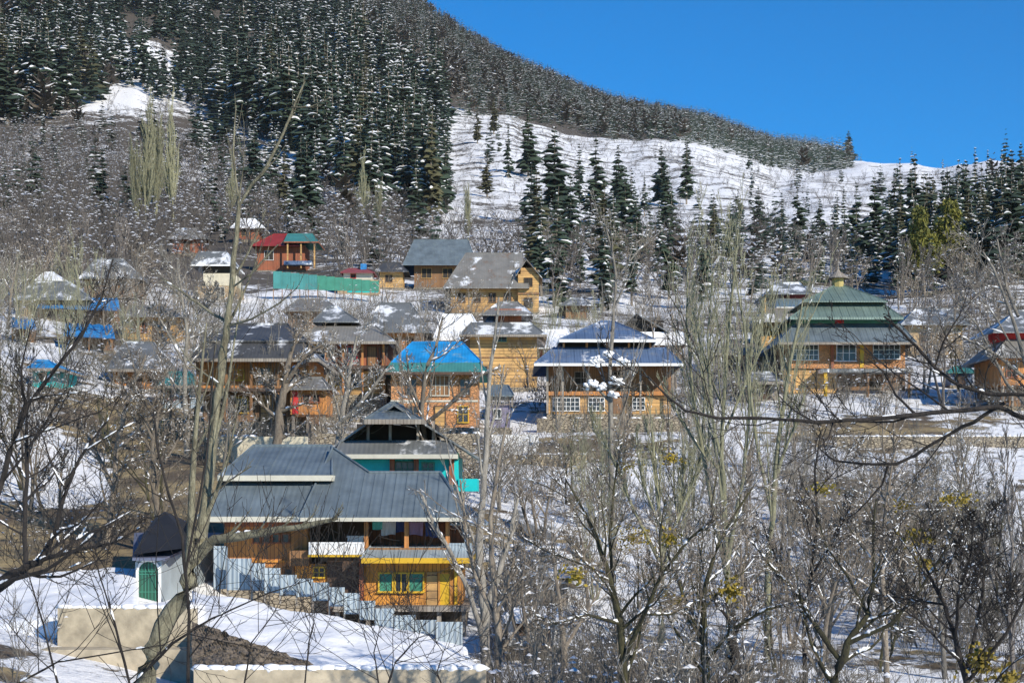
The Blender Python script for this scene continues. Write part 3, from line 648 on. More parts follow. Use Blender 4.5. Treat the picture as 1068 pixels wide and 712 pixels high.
for x in (510, 534): b.post(x, 411, 424, -.2, 'greyw', .05)
b = Bld('tall_tan_house', 'tall house with blank tan boarded wall between the azure roof and the slate roof', 'house', Yof(522, 408), 522, 402)
b.box('wall', 'tan', 488, 560, 348, 404, 0, 8); b.plinth(488, 560, 0, 8, y=404); b.box('corner_board', 'brown', 486, 490, 348, 404, -.06, -.003)
b.window(518, 528, 350.5, 356, 0, 'green', 'glass', 2, 1, t=.04); b.window(500, 508, 382, 392, 0, 'brown', 'glass', 2, 2); b.box('wall_band', 'brown', 490.3, 560, 372, 373.5, -.05, -.003)
b.skirt('lower_roof', 'slate', 479, 570, 349, 492, 552, 336, -1.2, 9.2, 2.0, fascia='greyw'); b.box('attic', 'redw', 516, 544, 322, 337, 1.6, 5)
b.hip('attic_roof', 'rustroof', 503, 556, 328, 520, 540, 315, .5, 6.5)
b = Bld('snow_roofed_shed', 'low shed with thick snow on its roof behind the azure-roofed house', 'shed', Yof(480, 374), 485, 368)
b.box('wall', 'darkw', 458, 494, 352, 372, 0, 4); b.hip('roof', 'snow', 452, 506, 352, 462, 492, 328, -1, 5, t=.3); b.plinth(458, 494, 0, 4, y=372); b.window(462, 470, 355, 362, 0, 'greyw', 'dark', 1, 1)

b = Bld('slate_roofed_house', 'wide house with two-tier blue-slate roof and white latticed windows in the middle of the village', 'house', 115, 633, 430)
b.box('wall', 'brown', 572, 700, 380, 412, 2.2, 8); b.box('wall', 'log', 572, 700, 412.2, 432, 1.2, 8); b.plinth(572, 700, 1.2, 8, y=432)
b.box('gap_shade', 'dark', 588, 680, 352, 364, 1.8, 7)  # near-black block paints the shade in the gap between roof tiers
for x in (588, 612, 633, 656, 678): b.post(x, 353, 363, 1.2, 'orange', .08)
for x in (571, 587, 668, 702): b.post(x, 380, 431, 0.3, 'greyw', .08)
for (xa, xb) in ((572, 587), (602, 587), (654, 668), (682, 668), (688, 702)):
    m = MB(); m.bar(b.L(xa, 402, .2), b.L(xb, 383, .2), .05, 4); b.put('brace', m, 'greyw')
b.box('floor_band', 'orange', 571, 702, 408, 412, .9, 2.1)
b.window(577, 604, 415, 428, 1.2, 'white', 'glass', 6, 3, t=.05); b.window(614, 630, 415, 428, 1.2, 'white', 'glass', 4, 3, t=.05); b.window(660, 672, 415, 427, 1.2, 'white', 'glass', 3, 3, t=.05); b.window(600, 612, 388, 400, 2.2, 'greyw', 'dark', 2, 2); b.window(640, 652, 388, 400, 2.2, 'greyw', 'dark', 2, 2); b.door(640, 650, 414, 431, 1.2, 'brown')
b.skirt('lower_roof', 'navy', 557, 712, 379, 578, 694, 362, -1.2, 10, 2.4, seam=True, fascia='white')
b.hip('upper_roof', 'navy', 583, 684, 354, 627, 640, 335, .3, 8.0, seam=True, fascia='white')
b = Bld('gabled_house', 'house with open dark gable and snow-white side roof, just behind the slate roof', 'house', Yof(685, 380), 685, 372)
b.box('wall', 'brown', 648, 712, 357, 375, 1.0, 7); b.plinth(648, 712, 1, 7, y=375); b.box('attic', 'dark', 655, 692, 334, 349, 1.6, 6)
b.gable_y('gable_roof', 'slate', 664, 326, 640, 347, 698, 346, .6, 8); b.skirt('side_roof', 'snow', 640, 716, 358, 662, 712, 346, -.4, 8, 1.4, t=.2, fascia='white')
b.window(694, 704, 361, 368, 1, 'white', 'glass', 2, 1); b.post(708, 358, 374, 0, 'greyw', .06)
b = Bld('snowy_low_house', 'low house with patchy snow on its pale roof, left of the slate-roofed house', 'house', Yof(575, 384), 572, 378)
b.box('wall', 'redw', 560, 596, 362, 378, 0.4, 5); b.plinth(560, 596, .4, 5, y=378); b.hip('roof', 'snow', 553, 602, 362, 566, 592, 344, -.8, 6, t=.15); b.window(568, 576, 365, 372, .4, 'white', 'glass', 2, 1)

# ---- upper village
b = Bld('log_house', 'big log house with long grey roof and tan gable end, highest in the centre', 'house', Yof(500, 330), 500, 322)
b.box('wall', 'log', 470, 545, 300, 326, 0, 9); b.box('wall', 'tan', 540.3, 562, 286, 326, -.6, 9); b.box('floor_band', 'brown', 540, 562.4, 305, 307, -.75, -.603); b.plinth(470, 562, -.6, 9, y=326)
b.hip('main_roof', 'rustroof', 462, 552, 300, 486, 545, 264, -1.4, 10.5); b.gable_y('gable_roof', 'rustroof', 549, 270, 538, 287, 566, 290, -1.2, 6); b.box('gable_wall', 'log', 543, 559, 279, 286, -.5, 4)
for x in (478, 494, 510, 526): b.window(x, x+7, 306, 315, 0, 'brown', 'dark', 2, 1, t=.08)
b.window(547, 555, 290, 298, -.6, 'darkw', 'dark', 2, 1); b.window(547, 555, 311, 320, -.6, 'darkw', 'dark', 2, 1)
b = Bld('grey_roofed_house', 'house with pale blue-grey sheet roof above the dry orchard', 'house', Yof(462, 303), 462, 298)
b.box('wall', 'brown', 432, 490, 275, 300, 0, 8); b.plinth(432, 490, 0, 8, y=300); b.hip('roof', 'blue', 420, 498, 276, 432, 488, 250, -1.5, 9.5); b.window(440, 450, 280, 290, 0, 'tan', 'dark', 2, 1); b.window(462, 472, 280, 290, 0, 'tan', 'dark', 2, 1)
b = Bld('tan_hut', 'small tan boarded hut left of the log house', 'shed', Yof(408, 303), 408, 300)
b.box('wall', 'tan', 396, 420, 283, 300, 0, 4); b.plinth(396, 420, 0, 4); b.hip('roof', 'dkroof', 390, 426, 283, 400, 416, 274, -1, 5); b.window(402, 409, 287, 294, 0, 'brown', 'dark', 2, 1)
b = Bld('red_roofed_house', 'house with red and teal sheet roof standing on tall posts', 'house', Yof(300, 285), 305, 280)
b.box('wall', 'redw', 268, 318, 256, 282, 1.5, 8); b.plinth(268, 318, 1.5, 8, y=282); b.hip('roof', 'redroof', 262, 312, 256, 286, 300, 244, 0, 9); b.hip('side_roof', 'teal', 296, 332, 252, 300, 326, 244, -.6, 8, fascia='redw')
for x in (300, 314, 328): b.post(x, 253, 280, -.2, 'tan', .12)
b.window(276, 285, 262, 271, 1.5, 'white', 'dark', 2, 1); b.box('porch_floor', 'navy', 296, 325, 272, 276, -.6, 1.4)
b = Bld('white_walled_house', 'narrow house with whitewashed upper wall and dark roof, left of the red roof', 'house', Yof(224, 315), 222, 312)
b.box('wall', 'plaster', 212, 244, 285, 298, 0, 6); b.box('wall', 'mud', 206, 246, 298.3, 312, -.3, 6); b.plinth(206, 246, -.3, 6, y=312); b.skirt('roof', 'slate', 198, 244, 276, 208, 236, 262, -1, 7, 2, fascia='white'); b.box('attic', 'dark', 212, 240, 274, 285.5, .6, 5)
b.window(226, 234, 300, 308, -.3, 'trim', 'dark', 2, 1)
b = Bld('plank_hut', 'dim brown hut with a rusty roof at the top left edge of the village', 'shed', Yof(195, 267), 195, 262)
b.box('wall', 'redw', 180, 212, 248, 264, 0, 5); b.plinth(180, 212, 0, 5, y=264); b.hip('roof', 'rustroof', 174, 218, 249, 186, 206, 238, -1, 6); b.door(192, 198, 252, 263.5, 0, 'darkw')
b = Bld('brown_hut', 'brown boarded hut with pinkish walls between the bare trees above the red roof', 'shed', Yof(257, 253), 257, 248)
b.box('wall', 'redw', 244, 270, 236, 250, 0, 5); b.plinth(244, 270, 0, 5, y=250); b.hip('roof', 'snow', 240, 276, 237, 250, 266, 228, -1, 6, t=.2); b.window(252, 260, 239, 246, 0, 'tan', 'dark', 2, 1)
# green sheet fence
root = empty('green_fence', W(340, 303, 212)); tag(root, 'long green sheet fence above the open snow field', 'fence')
for i in range(12):
    xa = 285 + i*9.2; yt = 283 + i*.9; p = W(xa, yt, 212) - root.location; q = W(xa+9, yt + 18 - i*.6, 212) - root.location; m = MB(); m.box(p.x, q.x, -.03+.02*(i % 2), .03+.02*(i % 2), q.z, p.z); m.build('sheet_panel', M['teal' if i < 5 else 'green'], root)
    m = MB(); m.box(p.x-.05, p.x+.05, .06, .16, q.z-1.5, p.z+.1); m.build('fence_post', M['brown'], root)
b = Bld('yellow_band_hut', 'small hut with cream band and turquoise sheet wall ending the green fence', 'shed', Yof(375, 309), 375, 306)
b.box('wall', 'mud', 352, 394, 292, 308, 0, 4); b.box('wall_panel', 'turq', 362, 394.5, 293, 305, -.06, -.003); b.box('upper_wall', 'trim', 358, 388, 284, 291.8, .3, 3.6); b.plinth(352, 394, 0, 4, y=308); b.hip('roof', 'maroon', 355, 391, 284, 364, 382, 280, -.5, 4.5); b.window(366, 371, 286, 290, .3, 'red', 'dark', 1, 1, t=.05)
b.box('tank', 'tarpblue', 376, 382, 275, 281, 1.2, 2.0)
# ---- shrine with tiered green roofs
b = Bld('tiered_shrine', 'shrine with three-tier green roof, dome and spire on the right', 'shrine', 130, 882, 432)
b.box('wall', 'brick', 824, 944, 356, 384, 1, 9); b.box('wall', 'tan', 818, 872, 386, 414, .6, 9); b.box('wall', 'brown', 872.3, 944, 390, 432, 3, 9); b.plinth(818, 944, .6, 9, y=414)
b.box('pillar', 'redw', 867, 870, 356, 386, .8, .995); b.window(826, 853, 360, 375, 1, 'white', 'glass', 6, 3, t=.06); b.window(911, 938, 360, 374, 1, 'white', 'glass', 5, 3, t=.06); b.window(873, 892, 360, 376, 1, 'cloth1', 'glass', 3, 2, t=.08)
b.box('door', 'yellowp', 897, 901, 358, 383, .94, .997); b.door(880, 886, 396, 430, 3, 'darkw'); b.window(905, 918, 398, 412, 3, 'greyw', 'dark', 2, 2)
b.box('porch_roof', 'slate', 856, 952, 384.5, 388, -1.2, .9); b.post(861, 388, 430, -.9, 'yellowp', .13); b.post(905, 388, 430, -.9, 'brown', .1); b.post(948, 388, 430, -.9, 'brown', .1)
b.skirt('lower_roof', 'blue', 812, 956, 357, 830, 938, 337, -1.0, 11, 2.6, seam=True, fascia='greyw')
b.box('clerestory', 'green', 832, 936, 331, 338, 1.6, 9); b.box('clerestory_panel', 'red', 871, 880, 333, 337, 1.54, 1.597)
b.skirt('middle_roof', 'greenroof', 824, 942, 331, 845, 920, 316, .2, 10, 2.2, seam=True, fascia='greenroof')
b.box('drum_wall', 'dkgreen', 848, 918, 313, 318, 2.6, 8); b.hip('top_roof', 'greenroof', 838, 926, 314, 872, 878, 297, 1.4, 9.2, seam=True)
c = b.L(874, 297, 5.3); m = MB(); m.poly([(c.x + .5*math.cos(a*math.pi/4), 5.3 + .5*math.sin(a*math.pi/4), c.z + k) for k in (-.5, .55) for a in range(8)], [(i, (i+1) % 8, 8+(i+1) % 8, 8+i) for i in range(8)] + [tuple(range(8, 16))])
b.put('lantern', m, 'trimdull'); m = MB()
prof = [(.95, .5), (.98, .56), (.75, .7), (.58, .85), (.4, 1.0), (.2, 1.15), (.1, 1.28), (.07, 1.38), (.11, 1.45), (.05, 1.55), (.03, 2.3), (.0, 2.4)]; ns = 12
for r_, z in prof: m.v += [(c.x + r_*math.cos(2*math.pi*j/ns), 5.3 + r_*math.sin(2*math.pi*j/ns), c.z + z) for j in range(ns)]
for i in range(len(prof)-1):
    for j in range(ns): m.f.append((i*ns+j, i*ns+(j+1) % ns, (i+1)*ns+(j+1) % ns, (i+1)*ns+j)); m.m.append(0)
b.put('dome', m, 'greyw')
b = Bld('maroon_band_house', 'narrow house with whitewashed attic and maroon band, left of the green shrine', 'house', Yof(818, 392), 818, 385)
b.box('wall', 'tan', 794, 842, 335, 362, 1, 7); b.box('wall', 'mud', 792, 844, 362.3, 388, .6, 7); b.plinth(792, 844, .6, 7, y=388); b.box('attic', 'white', 810, 838, 311, 322, 1.6, 6); b.box('attic_band', 'maroon', 824, 841, 304, 311, 1.4, 5)
b.skirt('lower_roof', 'rustroof', 786, 850, 335, 800, 842, 321, -.6, 8, 1.8); b.hip('attic_roof', 'slate', 798, 846, 306, 808, 834, 295, .2, 7); b.window(804, 812, 342, 352, 1, 'yellowp', 'dark', 2, 2); b.window(824, 832, 342, 352, 1, 'yellowp', 'dark', 2, 2); b.post(798, 306, 334, .6, 'tan', .07)
b = Bld('red_gabled_house', 'house with bright red gable and orange wall at the right edge', 'house', Yof(1062, 430), 1062, 424)
b.box('wall', 'orange', 1044, 1116, 372, 402, 0, 7); b.box('wall', 'brown', 1044, 1110, 402.3, 424, .8, 7); b.plinth(1044, 1116, 0, 7, y=424); b.box('attic', 'red', 1049, 1110, 341, 356, 1.5, 6)
b.skirt('lower_roof', 'rustroof', 1036, 1124, 372, 1050, 1110, 354, -1, 8, 2.2); b.hip('upper_roof', 'slate', 1036, 1124, 346, 1060, 1102, 324, .2, 8); b.window(1050, 1060, 380, 393, 0, 'redw', 'dark', 2, 2)
for x in (1046, 1056, 1066): b.post(x, 402, 424, -.2, 'greyw', .08)
b = Bld('small_blue_shed', 'tiny blue sheet shed left of the red gabled house', 'shed', Yof(1003, 405), 1003, 402)
b.box('wall', 'navy', 992, 1014, 388, 402, 0, 2.5); b.plinth(992, 1014, 0, 2.5); b.hip('roof', 'teal', 989, 1017, 388, 996, 1010, 382, -.4, 3); b.door(1000, 1006, 391, 401.8, 0, 'darkw')
b = Bld('grey_shed', 'grey roofed shed half hidden by branches right of the green shrine', 'shed', Yof(975, 374), 975, 368)
b.box('wall', 'mud', 948, 1004, 338, 370, 0, 6); b.plinth(948, 1004, 0, 6, y=370); b.hip('roof', 'slate', 940, 1012, 338, 955, 995, 322, -1, 7); b.window(960, 970, 346, 356, 0, 'brown', 'dark', 2, 2)

# ---- left side of the village
def small(name, label, Y, x0, x1, yt, yb, roof, wall, rise, cat='house', win=2, frame='brown', dep=6, oh=6, band=None):
    Y = Yof((x0+x1)/2, yb+4); b = Bld(name, label, cat, Y, (x0+x1)/2, yb); b.box('wall', wall, x0, x1, yt, yb+2, 0, dep); b.plinth(x0, x1, 0, dep, y=yb+2)
    b.hip('roof', roof, x0-oh, x1+oh, yt, x0+(x1-x0)*.22, x1-(x1-x0)*.22, yt-rise, -1, dep+1, fascia='greyw' if Y < 150 else None)
    n = win; wd = (x1-x0)/(n*2+1)
    for i in range(n):
        if i == n//2 and n > 1: b.door(x0+wd*(2*i+1), x0+wd*(2*i+1.8), yt+(yb-yt)*.3, yb, 0, 'darkw')
        else: b.window(x0+wd*(2*i+1), x0+wd*(2*i+1.9), yt+(yb-yt)*.28, yt+(yb-yt)*.68, 0, frame, 'dark', 2, 2)
    if band: b.box('wall_band', band, x0, x1, yt+1, yt+5, -.06, -.003)
    return b
small('barn', 'tan board barn with open dark slots, below the big blue tarpaulin', 135, 130, 184, 330, 354, 'rustroof', 'tan', 12, 'barn', 4, 'redw')
small('low_house', 'low house with dull grey sheet roof and orange wall by the left trees', 112, 118, 172, 385, 404, 'slate', 'orange', 28, win=3, oh=8)
small('teal_hut', 'hut with pale blue and teal sheet walls left of the dark-roofed house', 102, 168, 206, 402, 424, 'teal', 'steel', 14, 'hut', 2, 'maroon')
small('porch_hut', 'hut with snow-blue sloping roof just right of the teal hut', 98, 216, 250, 426, 444, 'navy', 'greyw', 16, 'hut', 1)
small('mud_house', 'mud walled house with snow on its wide roof at the far left', 150, 20, 88, 312, 330, 'slate', 'mud', 18, win=3)
small('snow_roof_house', 'brown house under a half snowy sheet roof high on the left slope', 175, 88, 140, 290, 308, 'slate', 'brown', 20, win=3)
small('stone_hut', 'pale stone hut beside the blue tarpaulins', 140, 42, 60, 292, 312, 'snow', 'stone', 8, 'hut', 1)
small('cyan_shed', 'small cyan shed at the left edge under the branches', 118, 34, 56, 384, 402, 'azure', 'turq', 8, 'shed', 1)
small('brown_house', 'plain brown house with dark roof right of the snow field', 140, 300, 350, 324, 344, 'rustroof', 'brown', 12, win=2)
small('long_roofed_house', 'house with long snow-dusted grey roof between brown and azure roofs', 132, 385, 440, 346, 372, 'slate', 'orange', 30, win=3, oh=10)
small('field_hut', 'tiny brown hut with greyish roof on the bank right of the log house', 150, 590, 612, 318, 330, 'slate', 'brown', 7, 'hut', 1)
small('shade_hut', 'brown hut behind the pale saplings left of the shrine', 132, 752, 792, 368, 392, 'rustroof', 'redw', 14, 'hut', 2, 'yellowp')
small('grey_lean_hut', 'low grey hut in front of the shrine hut, right of the pale saplings', 118, 772, 812, 398, 416, 'slate', 'greyw', 10, 'hut', 2)
# tarpaulin covered sheds (blue)
def tarp(label, Y, x0, x1, y0, y1, mat='tarpblue'):
    Y = Yof((x0+x1)/2, y1+18); b = Bld('tarpaulin_shelter', label, 'shelter', Y, (x0+x1)/2, y1+10, 'blue tarpaulin shelters')
    m = MB(); n, k = 14, 4; A0, A1, B0, B1 = b.L(x0, y1, -1.2), b.L(x1, y1+3, -1.2), b.L(x0+3, y0, 2.2), b.L(x1-3, y0+2, 2.2)
    for lo in (0, -.05):
        for j in range(k+1):
            for i in range(n+1):
                p = A0.lerp(A1, i/n).lerp(B0.lerp(B1, i/n), j/k); m.v.append((p.x, p.y, p.z + lo + .12*math.sin(i*2.1+x0)*math.sin(j*1.4)))
    for q in range(2):
        for j in range(k):
            for i in range(n):
                a = q*(n+1)*(k+1)+j*(n+1)+i; f = (a, a+1, a+n+2, a+n+1); m.f.append(f if q == 0 else f[::-1]); m.m.append(0)
    b.put('tarpaulin', m, mat)
    for x in (x0+3, (x0+x1)/2, x1-3): b.post(x, y1+1.5, y1+16, -1.0, 'brown', .06)
    b.box('back_wall', 'brown', x0+3, x1-3, y0+8, y1+16, 1.2, 2.0); b.plinth(x0+3, x1-3, 1.2, 2, y=y1+16)
tarp('long dull blue tarpaulin shelter under the white roofs on the left', 142, 38, 126, 309, 321)
tarp('vivid blue tarpaulin shelter, the brightest and lowest of the left group', 128, 66, 120, 337, 350)
tarp('short blue tarpaulin shelter at the far left edge', 130, 10, 38, 331, 341)
tarp('light blue sheet shelter with sagging middle beside the dark roof', 104, 176, 210, 384, 394, 'navy')
# ---- lower centre sheds and walls
wall_thing('rough tan stone terrace wall below the pale fence in the centre', 508, 612, 474, 97, .6, 'tanstone', 'stone_wall', cap=.5)
wall_thing('long earthy terrace wall across the slope below the shrine', 870, 1110, 455, 105, .7, 'stone', 'stone_wall', cap=1)
wall_thing('short dark stone wall at the foot of the slate-roofed house', 560, 720, 436, 111, .6, 'stone', 'stone_wall', cap=.4)
wall_thing('field stone wall among the shrubs at the lower right', 820, 1000, 520, 84, .5, 'stone', 'stone_wall', cap=.8, Y2=80, py2=528)
wall_thing('mossy stone wall above the grey roofs, between dark-roofed and azure-roofed houses', 330, 500, 452, 90, .6, 'stone', 'stone_wall', cap=.5)
wall_thing('tan bank wall behind the left end of the big front roof', 225, 320, 455, 88, .6, 'plaster', 'stone_wall', cap=.3)
root = wall_thing('pale blue-white board fence on the terrace right of the turquoise house', 512, 562, 453, 99, .08, 'white', 'board_fence')
root['category'] = 'fence'
b = Bld('snow_covered_shed', 'stone shed under a thick sloping snow roof, right of the front house', 'shed', 66, 560, 632)
b.box('wall', 'greyw', 528, 592, 604, 640, 0, 5); b.plinth(528, 592, 0, 5, y=640); b.skirt('roof', 'rustroof', 520, 604, 606, 540, 596, 566, -1, 7, 4.0); b.door(548, 558, 612, 639, 0, 'brown'); b.window(572, 582, 612, 624, 0, 'brown', 'dark', 2, 1)
m = MB(); rr = random.Random(5)
for i in range(34): p = b.L(rr.uniform(530, 594), 0, 0); t_ = rr.random(); q = b.L(0, 603-34*t_, -.9+4*t_); m.blob((p.x, q.y, q.z+.02), rr.uniform(.3,.7), rr.uniform(.3,.6), rr.uniform(.05,.12), 8, 3, rnd=rr)
b.put('snow_cover', m, 'snow')
b = Bld('white_cabin', 'low whitewashed plank cabin amid twigs at the lower centre', 'cabin', 55, 560, 672)
b.box('wall', 'white', 530, 584, 644, 674, 0, 2.6); b.plinth(530, 584, 0, 2.6, 'rubble', y=674); b.skirt('roof', 'snow', 524, 590, 645, 536, 582, 634, -.5, 3.2, 1.2, t=.16); b.window(540, 549, 650, 660, 0, 'brown', 'glass', 2, 1, t=.05); b.door(562, 572, 649, 673.5, 0, 'greyw')
b = Bld('shaded_snow_shed', 'shed with slanting roof coloured dark grey for shaded snow, right of the turquoise house', 'shed', 78, 570, 560)
m = MB(); q = [b.L(552, 562, -1), b.L(622, 592, -1.2), b.L(606, 558, 3), b.L(534, 528, 3)]; m.slab(q, .12); b.put('roof', m, 'slate')  # dark grey colour stands in for snow lying in shade
b.box('wall', 'darkw', 556, 610, 566, 600, .2, 2.6); b.plinth(556, 610, .2, 2.6, y=600); b.door(575, 584, 572, 599, .2, 'brown')
# ------------------------------------------------------------------ vegetation builders
def np_mesh(name, V, Q, MI, mats):
    """mesh from an array of quads"""
    me = bpy.data.meshes.new(name); nv, nq = len(V), len(Q)
    me.vertices.add(nv); me.vertices.foreach_set('co', np.asarray(V, np.float32).ravel())
    me.loops.add(nq*4); me.loops.foreach_set('vertex_index', np.asarray(Q, np.int32).ravel())
    me.polygons.add(nq); me.polygons.foreach_set('loop_start', np.arange(0, nq*4, 4, dtype=np.int32)); me.polygons.foreach_set('loop_total', np.full(nq, 4, np.int32))
    for m_ in mats: me.materials.append(m_)
    me.polygons.foreach_set('material_index', np.asarray(MI, np.int32)); me.update(calc_edges=True); return me
def conifer_arrays(seed, h, width, levels, nb, segs, snow, z0=.1, power=.85, lean=.3, ragged=.3):
    r = random.Random(seed); V, Q, MI = [], [], []; az0 = r.random()*6
    az_ = lambda b, n, a0: a0 + 6.283*b/n
    for l in range(levels):
        t = z0 + (1 - z0) * (l + r.random()*.6) / levels; z = t * h
        rad = width * ((1 - t) ** power) * (1 if t > .22 else .75) + .15
        n = max(3, int(nb * (1 - t*.45))); a0 = r.random()*6.28
        for b in range(n):
            if r.random() < .12 or (math.sin(az0*1.7 + az_(b, n, a0)*1.0 + t*9) > .82): continue
            az = a0 + 6.283*b/n + r.uniform(-.35, .35); ln = rad * (1 + r.uniform(-ragged, ragged)) ; wv = ln*.34 + .12
            dx, dy = math.cos(az), math.sin(az); drp = -lean * ln * r.uniform(.5, 1.3); rise = .12*ln + (.5*ln if t > .9 else 0)
            prev = None; sn = r.random() < snow
            for s_ in range(segs + 1):
                u = s_ / segs; x = .04*h*0 + u*ln; zz = z + rise*math.sin(u*2.4) + drp*u*u
                ww = wv * (math.sin(min(1, u*1.15 + .12) * math.pi*.93) ** .7 if u < 1 else .12) * r.uniform(.8, 1.2); hang = ww*r.uniform(.55, 1.0)
                c = (dx*x, dy*x, zz); lft = (dx*x - dy*ww, dy*x + dx*ww, zz - hang); rgt = (dx*x + dy*ww, dy*x - dx*ww, zz - hang)
                i0 = len(V); V += [c, lft, rgt]
                if prev is not None:
                    Q += [(prev, i0, i0+1, prev+1), (prev, prev+2, i0+2, i0)]; MI += [0, 0]
                    if sn and u > .3:
                        k = len(V); e = .05 + .006*h
                        for q in (prev, i0):
                            for o_, f_ in ((0, 1), (1, .62), (2, .62)):
                                p, c_ = V[q+o_], V[q]; V.append((c_[0]+(p[0]-c_[0])*f_, c_[1]+(p[1]-c_[1])*f_, c_[2]+(p[2]-c_[2])*f_ + e))
                        Q += [(k, k+3, k+4, k+1), (k, k+2, k+5, k+3)]; MI += [1, 1]
                prev = i0
    return np.array(V), np.array(Q), np.array(MI)
def trunk_mesh(name, h, r, mat, seed=0, n=7):
    rr = random.Random(seed); m = MB(); k = 7; pts = [Vector((rr.uniform(-.05, .05)*i, rr.uniform(-.05, .05)*i, -1.0 + (h+.6)*i/(k-1))) for i in range(k)]
    chain(m, pts, [r*(1.15 - i/(k-1)*1.05) for i in range(k)], n); return m.mesh(name, mat)
NW = (-.0,)
CON = []   # individual prototypes: (height, trunk mesh, crown mesh)
for i, (h, wd, pw, sn, nm) in enumerate([(20, 3.5, .80, .08, NEEDLE), (20, 2.9, .9, .16, NEEDLE), (20, 3.9, .75, .05, NEEDLE), (20, 2.6, .95, .4, NEEDLE), (20, 3.2, .7, .04, NEEDLE_B), (20, 3.4, .8, .34, NEEDLE)]):
    V_, Q_, MI_ = conifer_arrays(100+i, h, wd, 24, 9, 3, sn, z0=(.14, .06, .1, .2, .12, .08)[i], power=pw, ragged=.62)
    CON.append((h, trunk_mesh('trunk', h, .3, BARK['brown'], i), np_mesh('crown', V_, Q_, MI_, [nm, SNOW])))
def leafy(seed, h, n):
    r = random.Random(seed); V, Q, MI = [], [], []; lobes = [(r.uniform(-1.7, 1.7), r.uniform(-1.7, 1.7), r.uniform(.3, .92)*h, r.uniform(.9, 1.7)) for _ in range(16)]
    for _ in range(n):
        a, b_, c_, q = r.choice(lobes); d = Vector((r.gauss(0, 1), r.gauss(0, 1), r.gauss(0, 1))).normalized()*q*r.uniform(.55, 1.1); k = 1.25 - .75*c_/h
        c = Vector((a*k + d.x, b_*k + d.y, c_ + d.z*.8)); e = r.uniform(.14, .3); u = Vector((r.uniform(-1, 1), r.uniform(-1, 1), r.uniform(-1, 1))).normalized()*e; v = u.cross(Vector((r.uniform(-1, 1), r.uniform(-1, 1), .3))).normalized()*e*.7
        i = len(V); V += [tuple(c-u), tuple(c+v), tuple(c+u), tuple(c-v)]; Q.append((i, i+1, i+2, i+3)); MI.append(0)
    return np.array(V), np.array(Q), np.array(MI)
V_, Q_, MI_ = leafy(200, 12, 4200)
YEL = (12, trunk_mesh('trunk', 12, .25, BARK['brown'], 9), np_mesh('crown', V_, Q_, MI_, [NEEDLE_Y, SNOW]))
MIDC = [conifer_arrays(300+i, 20, wd, 15, 6, 2, sn, ragged=.45, z0=.08) for i, (wd, sn) in enumerate([(3.0, .12), (2.6, .26), (3.5, .05), (2.9, .5)])]
BRC = [(lambda t: (t[0], t[1], np.where(t[2] == 0, 2, 1)))(conifer_arrays(500+i, 17, wd, 9, 7, 2, sn, ragged=.6, z0=.25, power=.5, lean=-.4)) for i, (wd, sn) in enumerate([(3.6, .12), (3.0, .2)])]
RIDC = [conifer_arrays(450+i, 20, wd, 9, 5, 1, sn, ragged=.4, z0=.04) for i, (wd, sn) in enumerate([(3.6, .4), (3.2, .65), (4.0, .25)])]
LOWC = [conifer_arrays(400+i, 20, wd, 9, 5, 1, sn, ragged=.4, z0=.04) for i, (wd, sn) in enumerate([(3.6, .12), (3.0, .25), (4.0, .06)])]
def merge(protos, items, mats_map=None):
    """items: (proto, x, y, z, scale, rot, squash)"""
    VV, QQ, MM, off = [], [], [], 0
    for k, (pv, pq, pm) in enumerate(protos):
        its = [t for t in items if t[0] == k]
        if not its: continue
        A = np.array([t[1:] for t in its]); n = len(A); c, s_ = np.cos(A[:, 4]), np.sin(A[:, 4])
        X = (pv[None, :, 0]*c[:, None] - pv[None, :, 1]*s_[:, None]) * (A[:, 3]*A[:, 5])[:, None] + A[:, 0][:, None]
        Y = (pv[None, :, 0]*s_[:, None] + pv[None, :, 1]*c[:, None]) * (A[:, 3]*A[:, 5])[:, None] + A[:, 1][:, None]
        Z = pv[None, :, 2]*A[:, 3][:, None] + A[:, 2][:, None]
        VV.append(np.stack([X, Y, Z], 2).reshape(-1, 3)); QQ.append((pq[None] + (np.arange(n)*len(pv))[:, None, None] + off).reshape(-1, 4)); MM.append(np.tile(pm, n)); off += n*len(pv)
    return np.concatenate(VV), np.concatenate(QQ), np.concatenate(MM)
def inpoly(x, y, P_):
    c = False; j = len(P_)-1
    for i in range(len(P_)):
        if (P_[i][1] > y) != (P_[j][1] > y) and x < (P_[j][0]-P_[i][0])*(y-P_[i][1])/(P_[j][1]-P_[i][1]) + P_[i][0]: c = not c
        j = i
    return c
def place_conifer(pr, x, y, h, label, group, wide=1.0):
    r_ = empty('conifer', (x, y, ground(x, y))); k = h / pr[0]; r_.scale = (k*wide, k*wide, k); r_.rotation_euler = (0, 0, R.random()*6.28)
    tag(r_, label, 'conifer tree', group)
    for nm, me_ in (('trunk', pr[1]), ('crown', pr[2])):
        o = bpy.data.objects.new(nm, me_); COL.objects.link(o); o.parent = r_
